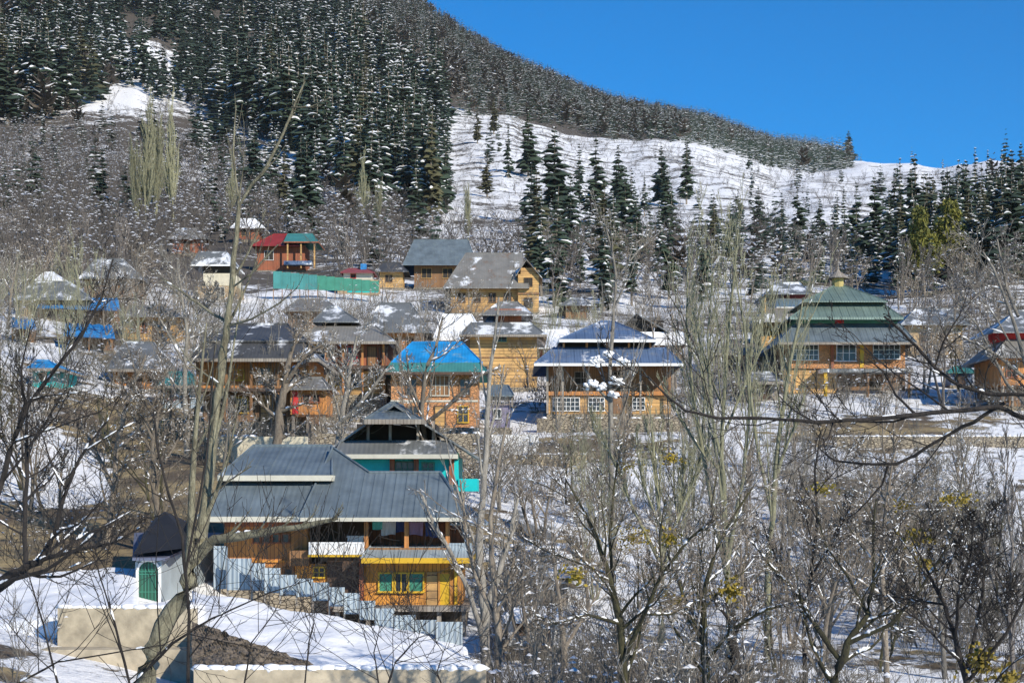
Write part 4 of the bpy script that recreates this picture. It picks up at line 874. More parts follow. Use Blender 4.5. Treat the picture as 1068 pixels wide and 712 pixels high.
# --- single conifers read off the photograph: (px, base py, top py, prototype, width)
SOLO = [(530,186,128,1,.8),(551,186,116,2,1.0),(578,236,132,2,1.15),(604,214,148,1,.9),(622,236,142,0,1.0),(645,228,150,2,.95),(690,214,152,2,1.0),(716,214,148,0,.9),(508,206,160,4,1.2),(450,236,108,4,.7),
 (885,170,136,2,1.3),(770,244,197,0,1.0),(791,250,194,2,1.0),(815,262,200,1,.95),(832,264,192,0,1.0),(855,262,208,2,1.1),(873,270,198,3,.9),(893,276,190,0,1.0),(912,280,184,2,1.0),(928,284,196,1,.95),(998,222,176,4,1.0),
 (605,300,246,0,.9),(640,292,206,1,1.0),(664,286,200,0,1.0),(688,300,210,3,.9),(585,268,222,0,.9),(560,262,216,4,1.0),(745,262,205,4,.9),(655,240,190,2,.9),(700,262,196,0,.95),(672,228,178,3,.85),(463,150,96,0,1),(515,140,100,4,1.1),(498,150,112,4,1)]
used = []; HIGH = []
desc = {0:'dark layered', 1:'slim snow-flecked', 2:'broad dark', 3:'narrow snowy', 4:'olive brown'}
for (px, pb, ptop, pr, wd) in SOLO:
    Y = Yof(px, pb, 150, 1600); x = (px-534)/F*Y; h = (pb-ptop)/F*Y; used.append((x, Y))
    near = 'on the ridge crest against the sky' if px == 885 else 'in front of the yellow-green tree' if px == 998 else 'behind the green shrine' if px > 800 else 'on the open snow slope in the centre' if pb < 240 and px > 480 else 'at the foot of the snow slope above the roofs' if px > 480 else 'at the edge of the dark forest'
    HIGH.append((px, pb, (pb-ptop), (CON[pr], x, Y, h, wd), '%s conifer %s, ' % (desc[pr], near)))
HIGH.sort(key=lambda t: t[0])
for n_i, (px, pb, hp, a, lab) in enumerate(HIGH):
    same = [t for t in HIGH if t[4] == lab]
    if len(same) == 1: lab2 = lab.rstrip(', ')
    else:
        k = same.index(HIGH[n_i]); o_ = ['leftmost', 'second from left', 'third from left', 'fourth from left', 'fifth from left', 'sixth from left', 'seventh from left']
        lab2 = lab + ('rightmost' if k == len(same)-1 else o_[k])
    place_conifer(*a[:4], lab2, 'single conifers on the slopes', a[4])
# yellow-green trees beside the right forest
for k, (px, pb, ptop, lab) in enumerate([(964, 250, 207, 'yellow-green tree before the dark forest, left of a bright pair'), (990, 252, 200, 'yellow-green tree before the dark forest, right of a bright pair')]):
    Y = 236 + k*5; used.append(((px-534)/F*Y, Y)); place_conifer(YEL, (px-534)/F*Y, Y, (gpy(px, Y)-ptop)/F*Y, lab, 'yellow-green trees', .85)
# --- forests
FOR = [([(640,165),(760,172),(900,190),(1000,185),(1000,250),(640,250)], 430, 900, 26, (8, 14), 'scattered on the open snow slope'),
([(-100,130),(200,105),(320,200),(470,240),(470,290),(200,250),(-100,230)], 220, 650, 15, (9, 17), 'scattered in the grey scrub of the left slope'),
  # polygon in the photo of the ground the trees stand on, distance range, spacing, height range, name
 ([(-160,-260),(500,-60),(480,118),(468,170),(450,236),(400,232),(330,200),(290,150),(200,110),(120,100),(60,130),(-160,140)], 420, 1300, 6.2, (19, 37), 'in the dark forest of the upper left slope'),
 ([(340,140),(470,120),(470,200),(462,240),(380,240),(340,200)], 300, 800, 5.8, (17, 31), 'in the dark forest just left of the snow slope'),
 ([(200,140),(340,180),(400,225),(380,245),(300,225),(200,200)], 320, 700, 9, (13, 20), 'in the thin trees below the upper left forest'),
 ([(1014,214),(1030,206),(1068,198),(1300,150),(1300,330),(1068,320),(1010,305),(945,310),(930,270),(985,262)], 230, 900, 4.6, (11, 17), 'in the dark forest at the right edge'),
 ([(730,252),(840,258),(960,254),(1010,240),(1010,312),(850,312),(770,308),(700,300)], 230, 500, 5.6, (7.5, 11.5), 'in the dark tree belt behind the shrine'),
 ([(430,110),(520,118),(520,165),(480,240),(440,250)], 320, 800, 17, (12, 22), 'scattered beside the snow slope'),
 ([(540,240),(740,250),(740,325),(560,325)], 170, 460, 9, (9, 16), 'among bare trees above the slate roof'),
]
GAPS = [(150, 55, 45, 26), (110, 110, 50, 22), (185, 75, 20, 24), (318, 158, 26, 16), (400, 205, 22, 12), (75,110,30,20)]
items = []; grid = {}
def free(x, y, sp):
    c = int(x//12), int(y//12)
    for i in (-1, 0, 1):
        for j in (-1, 0, 1):
            for (a, b_) in grid.get((c[0]+i, c[1]+j), ()):
                if (a-x)**2 + (b_-y)**2 < sp*sp: return False
    grid.setdefault(c, []).append((x, y)); return True
for p in used: free(p[0], p[1], 1)
for P_, y0, y1, sp, (h0, h1), nm in FOR:
    x0 = min(p[0] for p in P_); x1 = max(p[0] for p in P_); area = (x1-x0)/F*(y0+y1)/2*(y1-y0); n = int(area/(sp*sp)*2.2)
    for _ in range(n):
        Y = math.sqrt(R.uniform(y0*y0, y1*y1)); px = R.uniform(x0, x1); x = (px-534)/F*Y; z = ground(x, Y); py = HY - z/Y*F
        if not inpoly(px, py, P_): continue
        if any(((px-a)/c)**2 + ((py-b_)/d)**2 < 1 + R.uniform(-.3, .2) for a, b_, c, d in GAPS) and R.random() < .85: continue
        cl = fbm(x, Y, .010, 3)
        if R.random() < .12 + max(0, -cl-.05)*2.2: continue
        if not free(x, Y, sp * R.uniform(.6, 1)): continue
        if ('upper left' in nm and px > 440 + 70*fbm(x, Y, .02, 3) and py > 60) or ('just left' in nm and px > 445 + 70*fbm(x, Y, .03, 3)): continue
        h = R.uniform(h0, h1) * (R.uniform(.95, 1.25) if R.random() > .35 else R.uniform(.4, .85)) * (1 + .4*cl)
        if not (-150 < px < 1218 and py - h*F/Y < 330 and py > -140): continue
        items.append((h*F/Y * (1 if -20 < px < 1088 and py > 0 else .2), x, Y, z, h, nm))
items.sort(key=lambda t: -t[0])
NIND = 300 - len(SOLO) - 2 - 2
for (s_, x, Y, z, h, nm) in items[:NIND]:
    k = R.choice([0, 1, 1, 2, 3, 3, 5, 4]); place_conifer(CON[k], x, Y, h, 'tall dark conifer with snow-flecked branches ' + nm, 'conifers ' + nm, R.uniform(.8, 1.15))
rest = items[NIND:]
def pick(s_, x, Y):
    v = fbm(x+300, Y, .006, 3) + (-.05 if x/Y*F < -250 else .06) + R.uniform(-.15, .15)
    if v > .26: return 7 + R.randrange(2)
    sn = fbm(x, Y+900, .012, 3) + R.uniform(-.3, .3) > 0
    return (R.choice([1, 3, 3]) if sn else R.choice([0, 2, 2])) if s_ > 26 else (R.choice([5, 5, 4]) if sn else R.choice([4, 6]))
mid = [(pick(s_, x, Y), x, Y, z-.3, h/20, R.random()*6.28, R.uniform(.75, 1.35)) for (s_, x, Y, z, h, nm) in rest]
V_, Q_, MI_ = merge(MIDC + LOWC + BRC, mid); o = bpy.data.objects.new('conifer_forest', np_mesh('conifer_forest', V_, Q_, MI_, [NEEDLE, SNOW, BROWNC])); COL.objects.link(o)
tag(o, 'dense snow-dusted conifer forest covering the slopes behind the village', 'forest', kind='stuff')
# far ridge
far = []; FP = [(60,-330),(380,-120),(470,10),(530,48),(600,90),(700,118),(800,146),(880,170),(900,176),(880,190),(840,186),(760,178),(700,166),(650,150),(600,136),(520,122),(470,122),(380,60),(300,20),(60,-20)]
for _ in range(52000):
    Y = math.sqrt(R.uniform(880**2, 2150**2)); px = R.uniform(60, 905); x = (px-534)/F*Y; z = ground(x, Y); py = HY - z/Y*F
    if py < -60 or not inpoly(px, py, FP): continue
    if Y < 980 and px > 620: continue
    if R.random() < .1 + max(0, -fbm(x, Y, .01, 3)): continue
    if not free(x, Y, 5.0): continue
    far.append(((R.randrange(3) if R.random() > (.13 if px < 720 else .05) else 3 + R.randrange(2)), x, Y, z-.5, R.uniform(12, 23)/20, R.random()*6.28, R.uniform(.9, 1.4)))
V_, Q_, MI_ = merge(RIDC + BRC, far); NF = mat_leaf('ridge_needles', (0.028, 0.058, 0.038), (0.055, 0.078, 0.045), .02)
o = bpy.data.objects.new('ridge_forest', np_mesh('ridge_forest', V_, Q_, MI_, [NF, SNOW, BROWNC])); COL.objects.link(o)
tag(o, 'far snow-dusted forest along the descending ridge under the sky', 'forest', kind='stuff')
print('conifers', len(items), 'far', len(far))

# ------------------------------------------------------------------ bare trees
def rot_about(v, axis, a): 
    return v*math.cos(a) + axis.cross(v)*math.sin(a) + axis*axis.dot(v)*(1-math.cos(a))
STY = dict(
 spread=dict(n=(7, 6, 5), ang=(.6, 1.15), ratio=(.62, .55, .5), up=.25, t0=.25, bend=.35),
 upright=dict(n=(13, 5, 4), ang=(.22, .42), ratio=(.42, .5, .5), up=.55, t0=.12, bend=.10),
 willow=dict(n=(8, 5, 4), ang=(.25, .55), ratio=(.5, .5, .5), up=.5, t0=.25, bend=.15),
 wild=dict(n=(8, 6, 4), ang=(.5, 1.0), ratio=(.6, .55, .5), up=.2, t0=.2, bend=.5))
def grow(out, pts, rad, lvl, st, r, maxl, rmin, dens=1.0, ls=1.0, cr=.62):
    """out[lvl] collects (points, radii); children sprout along pts"""
    out.setdefault(lvl, []).append((pts, rad))
    if lvl >= maxl: return
    S = STY[st]; L_ = sum((pts[i+1]-pts[i]).length for i in range(len(pts)-1)); n = S['n'][min(lvl, 2)] * dens
    n = int(n) + (1 if r.random() < n - int(n) else 0); k = len(pts)-1
    for c in range(n):
        t = S['t0'] + (1-S['t0'])*(c + r.random())/n; t = min(.985, t); f = t*k; i = min(k-1, int(f)); f -= i
        p = pts[i].lerp(pts[i+1], f); rr_ = rad[i]*(1-f)+rad[i+1]*f; d = (pts[i+1]-pts[i]).normalized()
        ax = d.cross(Vector((r.uniform(-1, 1), r.uniform(-1, 1), r.uniform(-1, 1))))
        if ax.length < 1e-3: continue
        ax.normalize(); d2 = rot_about(d, ax, r.uniform(*S['ang'])); l = L_*S['ratio'][min(lvl, 2)]*(1.15-t*.75)*r.uniform(.6, 1.2)*(ls if lvl == 0 else 1)
        m_ = 5 if lvl == 0 else 4 if lvl == 1 else 3; q = p.copy(); ps = [q.copy()]
        for s_ in range(m_):
            d2 = (d2 + Vector((r.uniform(-1, 1), r.uniform(-1, 1), r.uniform(-1, 1)))*S['bend']*.45 + Vector((0, 0, S['up']))*.35).normalized(); q = q + d2*(l/m_); ps.append(q.copy())
        r0 = max(rmin, rr_*cr); rs = [max(rmin*.7, r0*(1 - .85*s_/m_)) for s_ in range(m_+1)]
        grow(out, ps, rs, lvl+1, st, r, maxl, rmin, dens, ls, cr)
def snow_on(out, r, amount, size, lv=(0, 1, 2)):
    """snow lying in ridges along the upper side of branches, with a few clumps"""
    m = MB()
    for l in lv:
        for ps, rs in out.get(l, ()):
            for i in range(len(ps)-1):
                d = ps[i+1]-ps[i]; ln = d.length
                if ln < 1e-4: continue
                hz = math.hypot(d.x, d.y)/ln
                if rs[i] > .006 and r.random() < amount*.8*(.04 + hz*hz):
                    u0 = r.uniform(0, .35); u1 = r.uniform(.6, 1.0); s_ = min(size*.22, rs[i]*.9 + .008)*r.uniform(.5, 1.2); n = 5; P_ = []; Q_ = []
                    for k in range(n+1):
                        u = u0 + (u1-u0)*k/n; w_ = math.sin(math.pi*(k/n*.86+.07))**.5*r.uniform(.55, 1.2); P_.append(ps[i].lerp(ps[i+1], u) + Vector((r.uniform(-.2, .2)*s_, r.uniform(-.2, .2)*s_, rs[i]*.6 + s_*.4*w_))); Q_.append((s_*.8 + rs[i]*.35)*w_)
                    chain(m, P_, Q_, 5)
    return m
def tree_meshes(out, bark, nside=(7, 5, 3, 3, 3)):
    t, c = MB(), MB(); mx = max(out)
    for l, brs in out.items():
        for ps, rs in brs: chain(t if l <= 1 else c, ps, rs, nside[min(l, 4)])
    return t, c
def stems(r, h, st, n, rad, spreadx=.0):
    res = []
    for i in range(n):
        a = r.random()*6.28; s_ = spreadx*r.uniform(.3, 1); k = 8; d = Vector((math.cos(a)*s_, math.sin(a)*s_, 1)); p = Vector((math.cos(a)*.15*(n > 1), math.sin(a)*.15*(n > 1), -.4)); ps = [p.copy()]; hh = h*r.uniform(.75, 1.05) if n > 1 else h
        for q in range(k):
            d = (d + Vector((r.uniform(-1, 1), r.uniform(-1, 1), .35))*STY[st]['bend']*.35); d.normalize(); p = p + d*((hh+.4)/k); ps.append(p.copy())
        res.append((ps, [max(.012, rad*(1.0 - .9*q/k)) for q in range(k+1)]))
    return res
def bare_proto(seed, h, st, bark, n=1, rad=.12, spreadx=0, maxl=3, rmin=.012, snow=.3, ssize=.3, dens=1.0):
    r = random.Random(seed); out = {}
    for ps, rs in stems(r, h, st, n, rad, spreadx): grow(out, ps, rs, 0, st, r, maxl, rmin, dens)
    t, c = tree_meshes(out, bark); s_ = snow_on(out, r, snow, ssize)
    return h, t.mesh('trunk', BARK[bark]), c.mesh('crown', BARK[bark]), (s_.mesh('snow_cover', SNOW, True) if s_.v else None)
BP = dict(
 orch=[bare_proto(1, 7, 'spread', 'brown', 1, .17, 0, 3, .016, .5, .3), bare_proto(2, 7, 'spread', 'grey', 2, .13, .35, 3, .016, .6, .3), bare_proto(3, 7, 'wild', 'brown', 2, .12, .4, 3, .015, .4, .25)],
 dark=[bare_proto(4, 8, 'wild', 'brown', 2, .13, .35, 3, .012, .5, .25), bare_proto(5, 8, 'spread', 'mossy', 2, .12, .3, 3, .011, .45, .22)],
 tall=[bare_proto(6, 12, 'upright', 'grey', 1, .14, 0, 3, .018, .25, .3), bare_proto(7, 12, 'willow', 'grey', 2, .12, .15, 3, .018, .3, .3), bare_proto(8, 12, 'upright', 'brown', 1, .13, 0, 3, .018, .25, .25)],
 pop=[bare_proto(9, 16, 'upright', 'poplar', 3, .13, .04, 3, .024, .1, .3, 1.6), bare_proto(10, 16, 'upright', 'poplar', 4, .12, .05, 3, .024, .1, .3, 1.5)],
 will=[bare_proto(11, 9, 'willow', 'olive', 5, .07, .28, 3, .010, .15, .16, 1.1), bare_proto(12, 9, 'willow', 'olive', 7, .06, .35, 3, .009, .15, .15), bare_proto(13, 9, 'willow', 'grey', 5, .06, .4, 3, .009, .3, .18)],
 scrub=[bare_proto(14, 8, 'spread', 'scrub', 2, .14, .3, 3, .026, .5, .26), bare_proto(15, 9, 'willow', 'scrub', 3, .12, .25, 3, .026, .4, .26), bare_proto(16, 8, 'wild', 'brown', 2, .12, .3, 3, .026, .4, .26)])
WORD = dict(orch='spreading bare fruit tree', dark='dark crooked bare tree', tall='slim upright bare tree', pop='pale columnar bare poplar', will='pale many-stemmed sapling clump', scrub='grey bare scrub tree')
NB = 0
def put_bare(kind, x, y, h, label, group, wide=1.0, k=None, z=None):
    global NB; NB += 1
    pr = BP[kind][R.randrange(len(BP[kind])) if k is None else k]
    r_ = empty('bare_tree', (x, y, ground(x, y) if z is None else z)); s_ = h/pr[0]; r_.scale = (s_*wide, s_*wide, s_); r_.rotation_euler = (R.uniform(-.05, .05), R.uniform(-.05, .05), R.random()*6.28); tag(r_, label, 'bare tree', group)
    for nm, me_ in (('trunk', pr[1]), ('crown', pr[2]), ('snow_cover', pr[3])):
        if me_:
            o = bpy.data.objects.new(nm, me_); COL.objects.link(o); o.parent = r_
            if nm == 'snow_cover': o['kind'] = 'stuff'
# poplars read off the photograph
for px, pb, pt, wd, k, lab in [(152,246,112,.55,0,'tallest pale columnar poplar on the left slope'),(163,242,128,.5,1,'pale columnar poplar just right of the tallest one on the left slope'),(181,238,116,.45,0,'pale slim poplar, right one of the left slope group'),(143,244,150,.45,1,'short pale poplar left of the tallest one'),
        (381,250,168,.5,0,'pale columnar poplar standing before the dark forest centre left'),(393,252,190,.45,1,'smaller pale poplar right of the one before the dark forest'),(489,262,196,.5,1,'pale poplar above the grey-roofed house beside the snow slope'),(240,235,168,.5,0,'olive poplar near the top of the leaning tall tree')]:
    Y = Yof(px, pb, 150, 700); put_bare('pop', (px-534)/F*Y, Y, (pb-pt)/F*Y, lab, 'pale poplars', wd*1.5, k)
# village and slope trees, scattered: (photo polygon of the ground, distance range, count, kinds, height range, place)
CLEAR = [(264, 338, 242, 290, 300, 1), (178, 280, 226, 270, 340, .75), (8, 128, 305, 352, 165, .8), (196, 248, 258, 315, 230, .6), (395, 565, 248, 325, 260, .7), (205, 330, 338, 440, 94, .6), (402, 508, 355, 450, 110, .5)]
def blocked(px, py, hp, Y):
    return any(a-8 < px < b_+8 and Y < ym and py - hp < d and py > c and R.random() < p for a, b_, c, d, ym, p in CLEAR)
ZONES = [
 ([(-20,400),(200,400),(250,470),(200,560),(-20,560)], 66, 112, 13, ['orch','dark','orch'], (5, 8), 'on the dry bank left of the front house'),
 ([(-20,300),(200,300),(230,400),(-20,400)], 112, 175, 34, ['orch','tall','orch','will'], (6, 9), 'among the blue tarpaulins on the left'),
 ([(180,340),(430,345),(500,470),(240,470)], 84, 165, 30, ['orch','tall','orch'], (5, 8), 'between the dark-roofed and azure-roofed houses'),
 ([(430,300),(720,290),(740,400),(430,420)], 104, 200, 24, ['orch','tall','will'], (5, 8), 'around the tan and slate-roofed houses'),
 ([(540,725),(1085,725),(1085,900),(540,900)], 33, 47, 10, ['orch','tall','orch'], (4.0, 6.0), 'rising from below the bottom edge on the right'),
 ([(330,436),(740,436),(740,500),(330,500)], 84, 108, 12, ['tall','orch'], (5, 8), 'in front of the middle row of houses'),
 ([(700,300),(830,300),(830,430),(700,430)], 106, 220, 18, ['tall','orch','will'], (5, 8), 'left of the green shrine'),
 ([(930,290),(1080,290),(1080,430),(940,430)], 100, 220, 26, ['orch','dark','scrub'], (6, 9), 'between the shrine and the right edge'),
 ([(520,480),(720,480),(740,700),(520,700)], 46, 95, 16, ['dark','will','orch'], (4, 6.5), 'on the snow right of the front house'),
 ([(700,470),(1080,470),(1080,720),(720,700)], 46, 98, 38, ['dark','orch','orch','dark','tall'], (4, 7), 'in the tangled orchard at the lower right'),
]
for P_, y0, y1, n, kinds, (h0, h1), place in ZONES:
    c = 0; tries = 0
    while c < n and tries < 4000:
        tries += 1; Y = R.uniform(y0, y1); x0 = min(p[0] for p in P_); x1 = max(p[0] for p in P_); px = R.uniform(x0, x1); x = (px-534)/F*Y; z = ground(x, Y); py = HY - z/Y*F
        if not inpoly(px, py, P_) or not free(x, Y, 2.0 if Y < 100 else 3): continue
        k = R.choice(kinds); h = R.uniform(h0, h1)
        if blocked(px, py, h*F/Y, Y): continue
        c += 1; put_bare(k, x, Y, h, WORD[k] + ' ' + place, 'bare trees ' + place, R.uniform(.8, 1.1), z=z)
# scrub on the slopes above
SC = []
SZ = [([(-60,130),(200,120),(300,200),(420,230),(460,262),(420,300),(200,310),(-60,310)], 170, 620, 5.2), ([(440,250),(600,255),(740,268),(800,300),(700,330),(560,325),(440,290)], 190, 430, 6.0), ([(480,120),(620,140),(650,170),(600,230),(500,240)], 400, 950, 11), ([(720,240),(960,268),(1090,290),(1090,330),(720,330)], 190, 420, 6.5),
      ([(300,10),(470,10),(480,120),(420,200),(300,160)], 600, 1250, 15), ([(-60,-30),(220,-30),(220,140),(-60,150)], 560, 1200, 15), ([(480,108),(660,140),(760,170),(700,180),(600,150),(480,128)], 800, 1150, 9), ([(640,150),(880,185),(1010,178),(1010,225),(700,245),(600,200)], 350, 1000, 11), ([(462,110),(500,118),(480,240),(440,240)], 350, 900, 9)]
for P_, y0, y1, sp in SZ:
    x0 = min(p[0] for p in P_); x1 = max(p[0] for p in P_)
    for _ in range(int((x1-x0)/F*(y0+y1)/2*(y1-y0)/(sp*sp)*1.6)):
        Y = math.sqrt(R.uniform(y0*y0, y1*y1)); px = R.uniform(x0, x1); x = (px-534)/F*Y; z = ground(x, Y); py = HY - z/Y*F
        if not inpoly(px, py, P_) or not free(x, Y, sp*.7): continue
        hp_ = R.uniform(5, 10)*F/Y*(.42 if sp >= 9 and px > 470 else 1)
        if not blocked(px, py, hp_*.8, Y): SC.append((hp_, x, Y, z))
SC.sort(key=lambda t: -t[0])
n_ind = 266 - NB
for s_, x, Y, z in SC[:n_ind]:
    put_bare('scrub', x, Y, s_*Y/F, 'grey bare scrub tree with snow specks on the slope above the village roofs', 'scrub trees above the roofs', R.uniform(.9, 1.3), z=z)
def tri_bush(seed, h, n, maxr, snow, twig=.03):
    """light bush as quads: thin flat-sided sprays"""
    r = random.Random(seed); V, Q, MI = [], [], []
    def stick(p, q, w0, w1, mi=0):
        d = (q-p); a = d.cross(Vector((r.uniform(-1, 1), r.uniform(-1, 1), r.uniform(-1, 1)))); 
        if a.length < 1e-5: return
        a.normalize(); b_ = d.cross(a).normalized(); pr = []
        for c, w_ in ((p, w0), (q, w1)):
            for k in range(3): an = 2.094*k; pr.append(c + (a*math.cos(an)+b_*math.sin(an))*w_)
        i = len(V); V.extend([tuple(x) for x in pr]); Q.extend([(i, i+1, i+4, i+3), (i+1, i+2, i+5, i+4), (i+2, i, i+3, i+5)]); MI.extend([mi]*3)
    for s_ in range(n):
        a = r.random()*6.28; p = Vector((math.cos(a)*.2, math.sin(a)*.2, 0)); d = Vector((math.cos(a)*r.uniform(.1, .7), math.sin(a)*r.uniform(.1, .7), 1)).normalized(); w_ = twig*1.7
        for k in range(4):
            q = p + d*h*.27; stick(p, q, w_, w_*.75); 
            for j in range(4 if k else 1):
                u = r.random(); c = p.lerp(q, u); e = (d + Vector((r.uniform(-1, 1), r.uniform(-1, 1), r.uniform(-.3, .8)))*1.0).normalized(); f = c + e*h*r.uniform(.12, .3); stick(c, f, w_*.6, w_*.4)
                g = c.lerp(f, .5); f2 = g + (e + Vector((r.uniform(-1, 1), r.uniform(-1, 1), r.uniform(-.2, .8)))).normalized()*h*.15; stick(g, f2, w_*.45, w_*.3)
                if r.random() < snow:
                    s2 = h*r.uniform(.02, .045); c2 = c.lerp(f, .6) + Vector((0, 0, s2*.4)); i = len(V)
                    V.extend([(c2.x-s2*1.3, c2.y, c2.z), (c2.x, c2.y-s2, c2.z+.1*s2), (c2.x+s2*1.3, c2.y, c2.z), (c2.x, c2.y+s2, c2.z+.1*s2), (c2.x, c2.y, c2.z+s2*.8)]); Q.extend([(i, i+1, i+2, i+4), (i+2, i+3, i, i+4)]); MI.extend([1, 1])
            p = q; w_ *= .75; d = (d + Vector((r.uniform(-1, 1), r.uniform(-1, 1), .1))*.35).normalized()
    return np.array(V), np.array(Q), np.array(MI)
SB = [tri_bush(20+i, 8, 3, 0, sn, .05) for i, sn in enumerate((.2, .35, .1))]
V_, Q_, MI_ = merge(SB, [(R.randrange(3), x, Y, z-.2, s_*Y/F/8, R.random()*6.28, R.uniform(1, 1.5)) for s_, x, Y, z in SC[n_ind:]])
o = bpy.data.objects.new('slope_scrub', np_mesh('slope_scrub', V_, Q_, MI_, [BARK['scrub'], SNOW])); COL.objects.link(o); tag(o, 'grey-brown leafless scrub covering the hillside above the village', 'scrub', kind='stuff')
# brushwood close to the ground in the village and orchard
BB = [tri_bush(40+i, 2.2, 4, 0, sn, tw) for i, (sn, tw) in enumerate(((.08, .012), (.2, .014), (.05, .010), (.12, .012)))]
bi = []
BZ = [([(510,480),(1090,470),(1090,730),(510,730)], 40, 100, .5, (.7, 1.5)), ([(510,480),(1090,470),(1090,790),(510,790)], 41, 62, 1.0, (.5, 1.1)), ([(520,700),(1090,700),(1090,900),(520,900)], 32, 46, .8, (.7, 1.4)), ([(-30,400),(240,400),(240,580),(-30,600)], 64, 112, .16, (.6, 1.0)), ([(-30,300),(1090,300),(1090,440),(-30,440)], 104, 200, .18, (.8, 1.6)), ([(-30,560),(60,560),(60,720),(-30,720)], 36, 66, .3, (.5, .9)), ([(200,445),(500,445),(500,520),(200,520)], 84, 104, .4, (.6, 1.1))]
for P_, y0, y1, dn, (s0, s1) in BZ:
    x0 = min(p[0] for p in P_); x1 = max(p[0] for p in P_)
    for _ in range(int((x1-x0)/F*(y0+y1)/2*(y1-y0)*dn)):
        Y = math.sqrt(R.uniform(y0*y0, y1*y1)); px = R.uniform(x0, x1); x = (px-534)/F*Y; z = ground(x, Y); py = HY - z/Y*F
        if not inpoly(px, py, P_) or fbm(x, Y, .10, 3) < (-.01 if px > 500 and Y < 100 else -.06): continue
        bi.append((R.randrange(4), x, Y, z-.05, R.uniform(s0, s1), R.random()*6.28, R.uniform(.8, 1.4)))
V_, Q_, MI_ = merge(BB, bi); o = bpy.data.objects.new('brushwood', np_mesh('brushwood', V_, Q_, MI_, [BARK['grey'], SNOW])); COL.objects.link(o); tag(o, 'leafless brushwood poking through the snow', 'brushwood', kind='stuff')
print('scrub', len(SC), 'brush', len(bi), 'bare', NB)
# ------------------------------------------------------------------ trees drawn one by one from the photograph
def hand_tree(label, Y, paths, bark, st='wild', seed=1, maxl=2, rmin=.006, snow=.3, ssize=.12, dens=1.0, group=None, leaves=None, name='bare_tree', nside=(8, 6, 4, 3), ls=.62, rs_=.8):
    """paths: lists of (px, py, radius in photo pixels, metres behind Y)"""
    r = random.Random(seed); p0 = paths[0][0]; g = W(p0[0], p0[1], Y + p0[3]); gz = ground(g.x, g.y); base = Vector((g.x, g.y, min(g.z, gz)))
    root = empty(name, base); tag(root, label, 'bare tree', group); out = {}
    for i, pa in enumerate(paths):
        pts = [W(a, b_, Y + d) - base for a, b_, w_, d in pa]; rad = [w_*rs_*Y/F for a, b_, w_, d in pa]
        if i == 0 and g.z > gz: pts.insert(0, Vector((0, 0, -.3))); rad.insert(0, rad[0]*1.15)
        P_, Q_ = [], []
        for k in range(len(pts)-1):      # finer, slightly crooked
            n = 3
            for j in range(n):
                u = j/n; P_.append(pts[k].lerp(pts[k+1], u) + (Vector((r.uniform(-1, 1), r.uniform(-1, 1), r.uniform(-1, 1)))*rad[k]*.35 if (j or k) else Vector())); Q_.append((rad[k]*(1-u)+rad[k+1]*u)*r.uniform(.9, 1.13))
        P_.append(pts[-1]); Q_.append(rad[-1]); grow(out, P_, Q_, 0 if (i == 0 or rad[0] > .03) else 1, st, r, maxl, rmin, dens*(1.5 if maxl > 2 else 1.25), ls, .5)
    t, c = tree_meshes(out, bark, nside); t.build('trunk', BARK[bark], root, smooth=True)
    if c.v: c.build('crown', BARK['brown' if bark == 'mossy' else bark], root)
    s_ = snow_on(out, r, snow*1.7, ssize*1.25, (0, 1, 2))
    if s_.v: tag(s_.build('snow_cover', SNOW, root, smooth=True), kind='stuff')
    if leaves:
        m = MB()
        for (px, py, rx, ry, n) in leaves:
            for _ in range(int(n*1.9)):
                a, q = r.random()*6.28, abs(r.gauss(0, .55)); c_ = W(px+math.cos(a)*q*rx*1.25, py+math.sin(a)*q*ry*1.25, Y + r.uniform(-.4, .4)) - base; e = .06; u = Vector((r.uniform(-1, 1), r.uniform(-1, 1), r.uniform(-1, 1))).normalized()*e; v = u.cross(Vector((r.uniform(-1, 1), r.uniform(-1, 1), .3))).normalized()*e*.7
                m.poly([c_-u, c_+v, c_+u, c_-v], [(0, 1, 2, 3)])
        tag(m.build('withered_leaves', M['moss'], root), kind='stuff')
    return root
# the tall pale leaning tree on the left
hand_tree('tall pale leaning bare tree with a thick bent trunk, left of the front house', 24,
 [[(150,712,13,0),(166,670,12,0),(188,625,11.5,0),(204,585,10,0),(212,550,7.5,0),(217,500,5.5,.1),(224,440,5,.1),(232,370,4.2,.1),(240,310,3.6,0),(246,250,3,0),(249,205,2.4,0)],
  [(249,210,1.8,0),(246,185,1.5,.2),(243,160,1.2,.3),(246,110,.8,.4)], [(249,215,2.2,0),(262,193,2,-.1),(278,175,1.9,-.2),(295,140,1.6,-.2),(308,108,1.3,-.2),(318,85,.9,-.2)], [(304,112,1,-.2),(325,111,.9,-.3),(345,102,.6,-.4)],
  [(206,580,7.5,0),(222,563,6,-.2),(250,560,5,-.4),(290,552,4.2,-.6),(330,546,3,-.8),(352,540,2,-.9)], [(240,338,2,0),(226,330,1.8,.3),(200,312,1.4,.6),(170,290,.9,.9)], [(242,300,1.5,0),(262,285,1.2,-.3),(290,255,.8,-.5)], [(238,340,1.6,0),(262,333,1.3,-.4),(292,316,1,-.7),(310,300,.6,-.9)],
  [(228,400,1.4,0),(200,380,1,.4),(180,350,.6,.7)], [(216,520,1.6,0),(240,500,1.1,-.3),(262,486,.7,-.5)]], 'lean', 'willow', 5, 2, .006, .12, .07, .8, rs_=.85)
# slim dark stem crossing in front of it
hand_tree('thin dark bare sapling curving up just in front of the leaning pale trunk', 21,
 [[(196,712,2.4,0),(197,640,2.2,0),(190,560,2,0),(176,515,1.8,0),(165,470,1.5,0),(160,430,1.3,.1)], [(193,600,1.6,0),(215,480,1.3,-.1),(220,420,1,-.1),(224,360,.7,-.1)]], 'dark', 'wild', 6, 2, .005, .1, .06, .4)
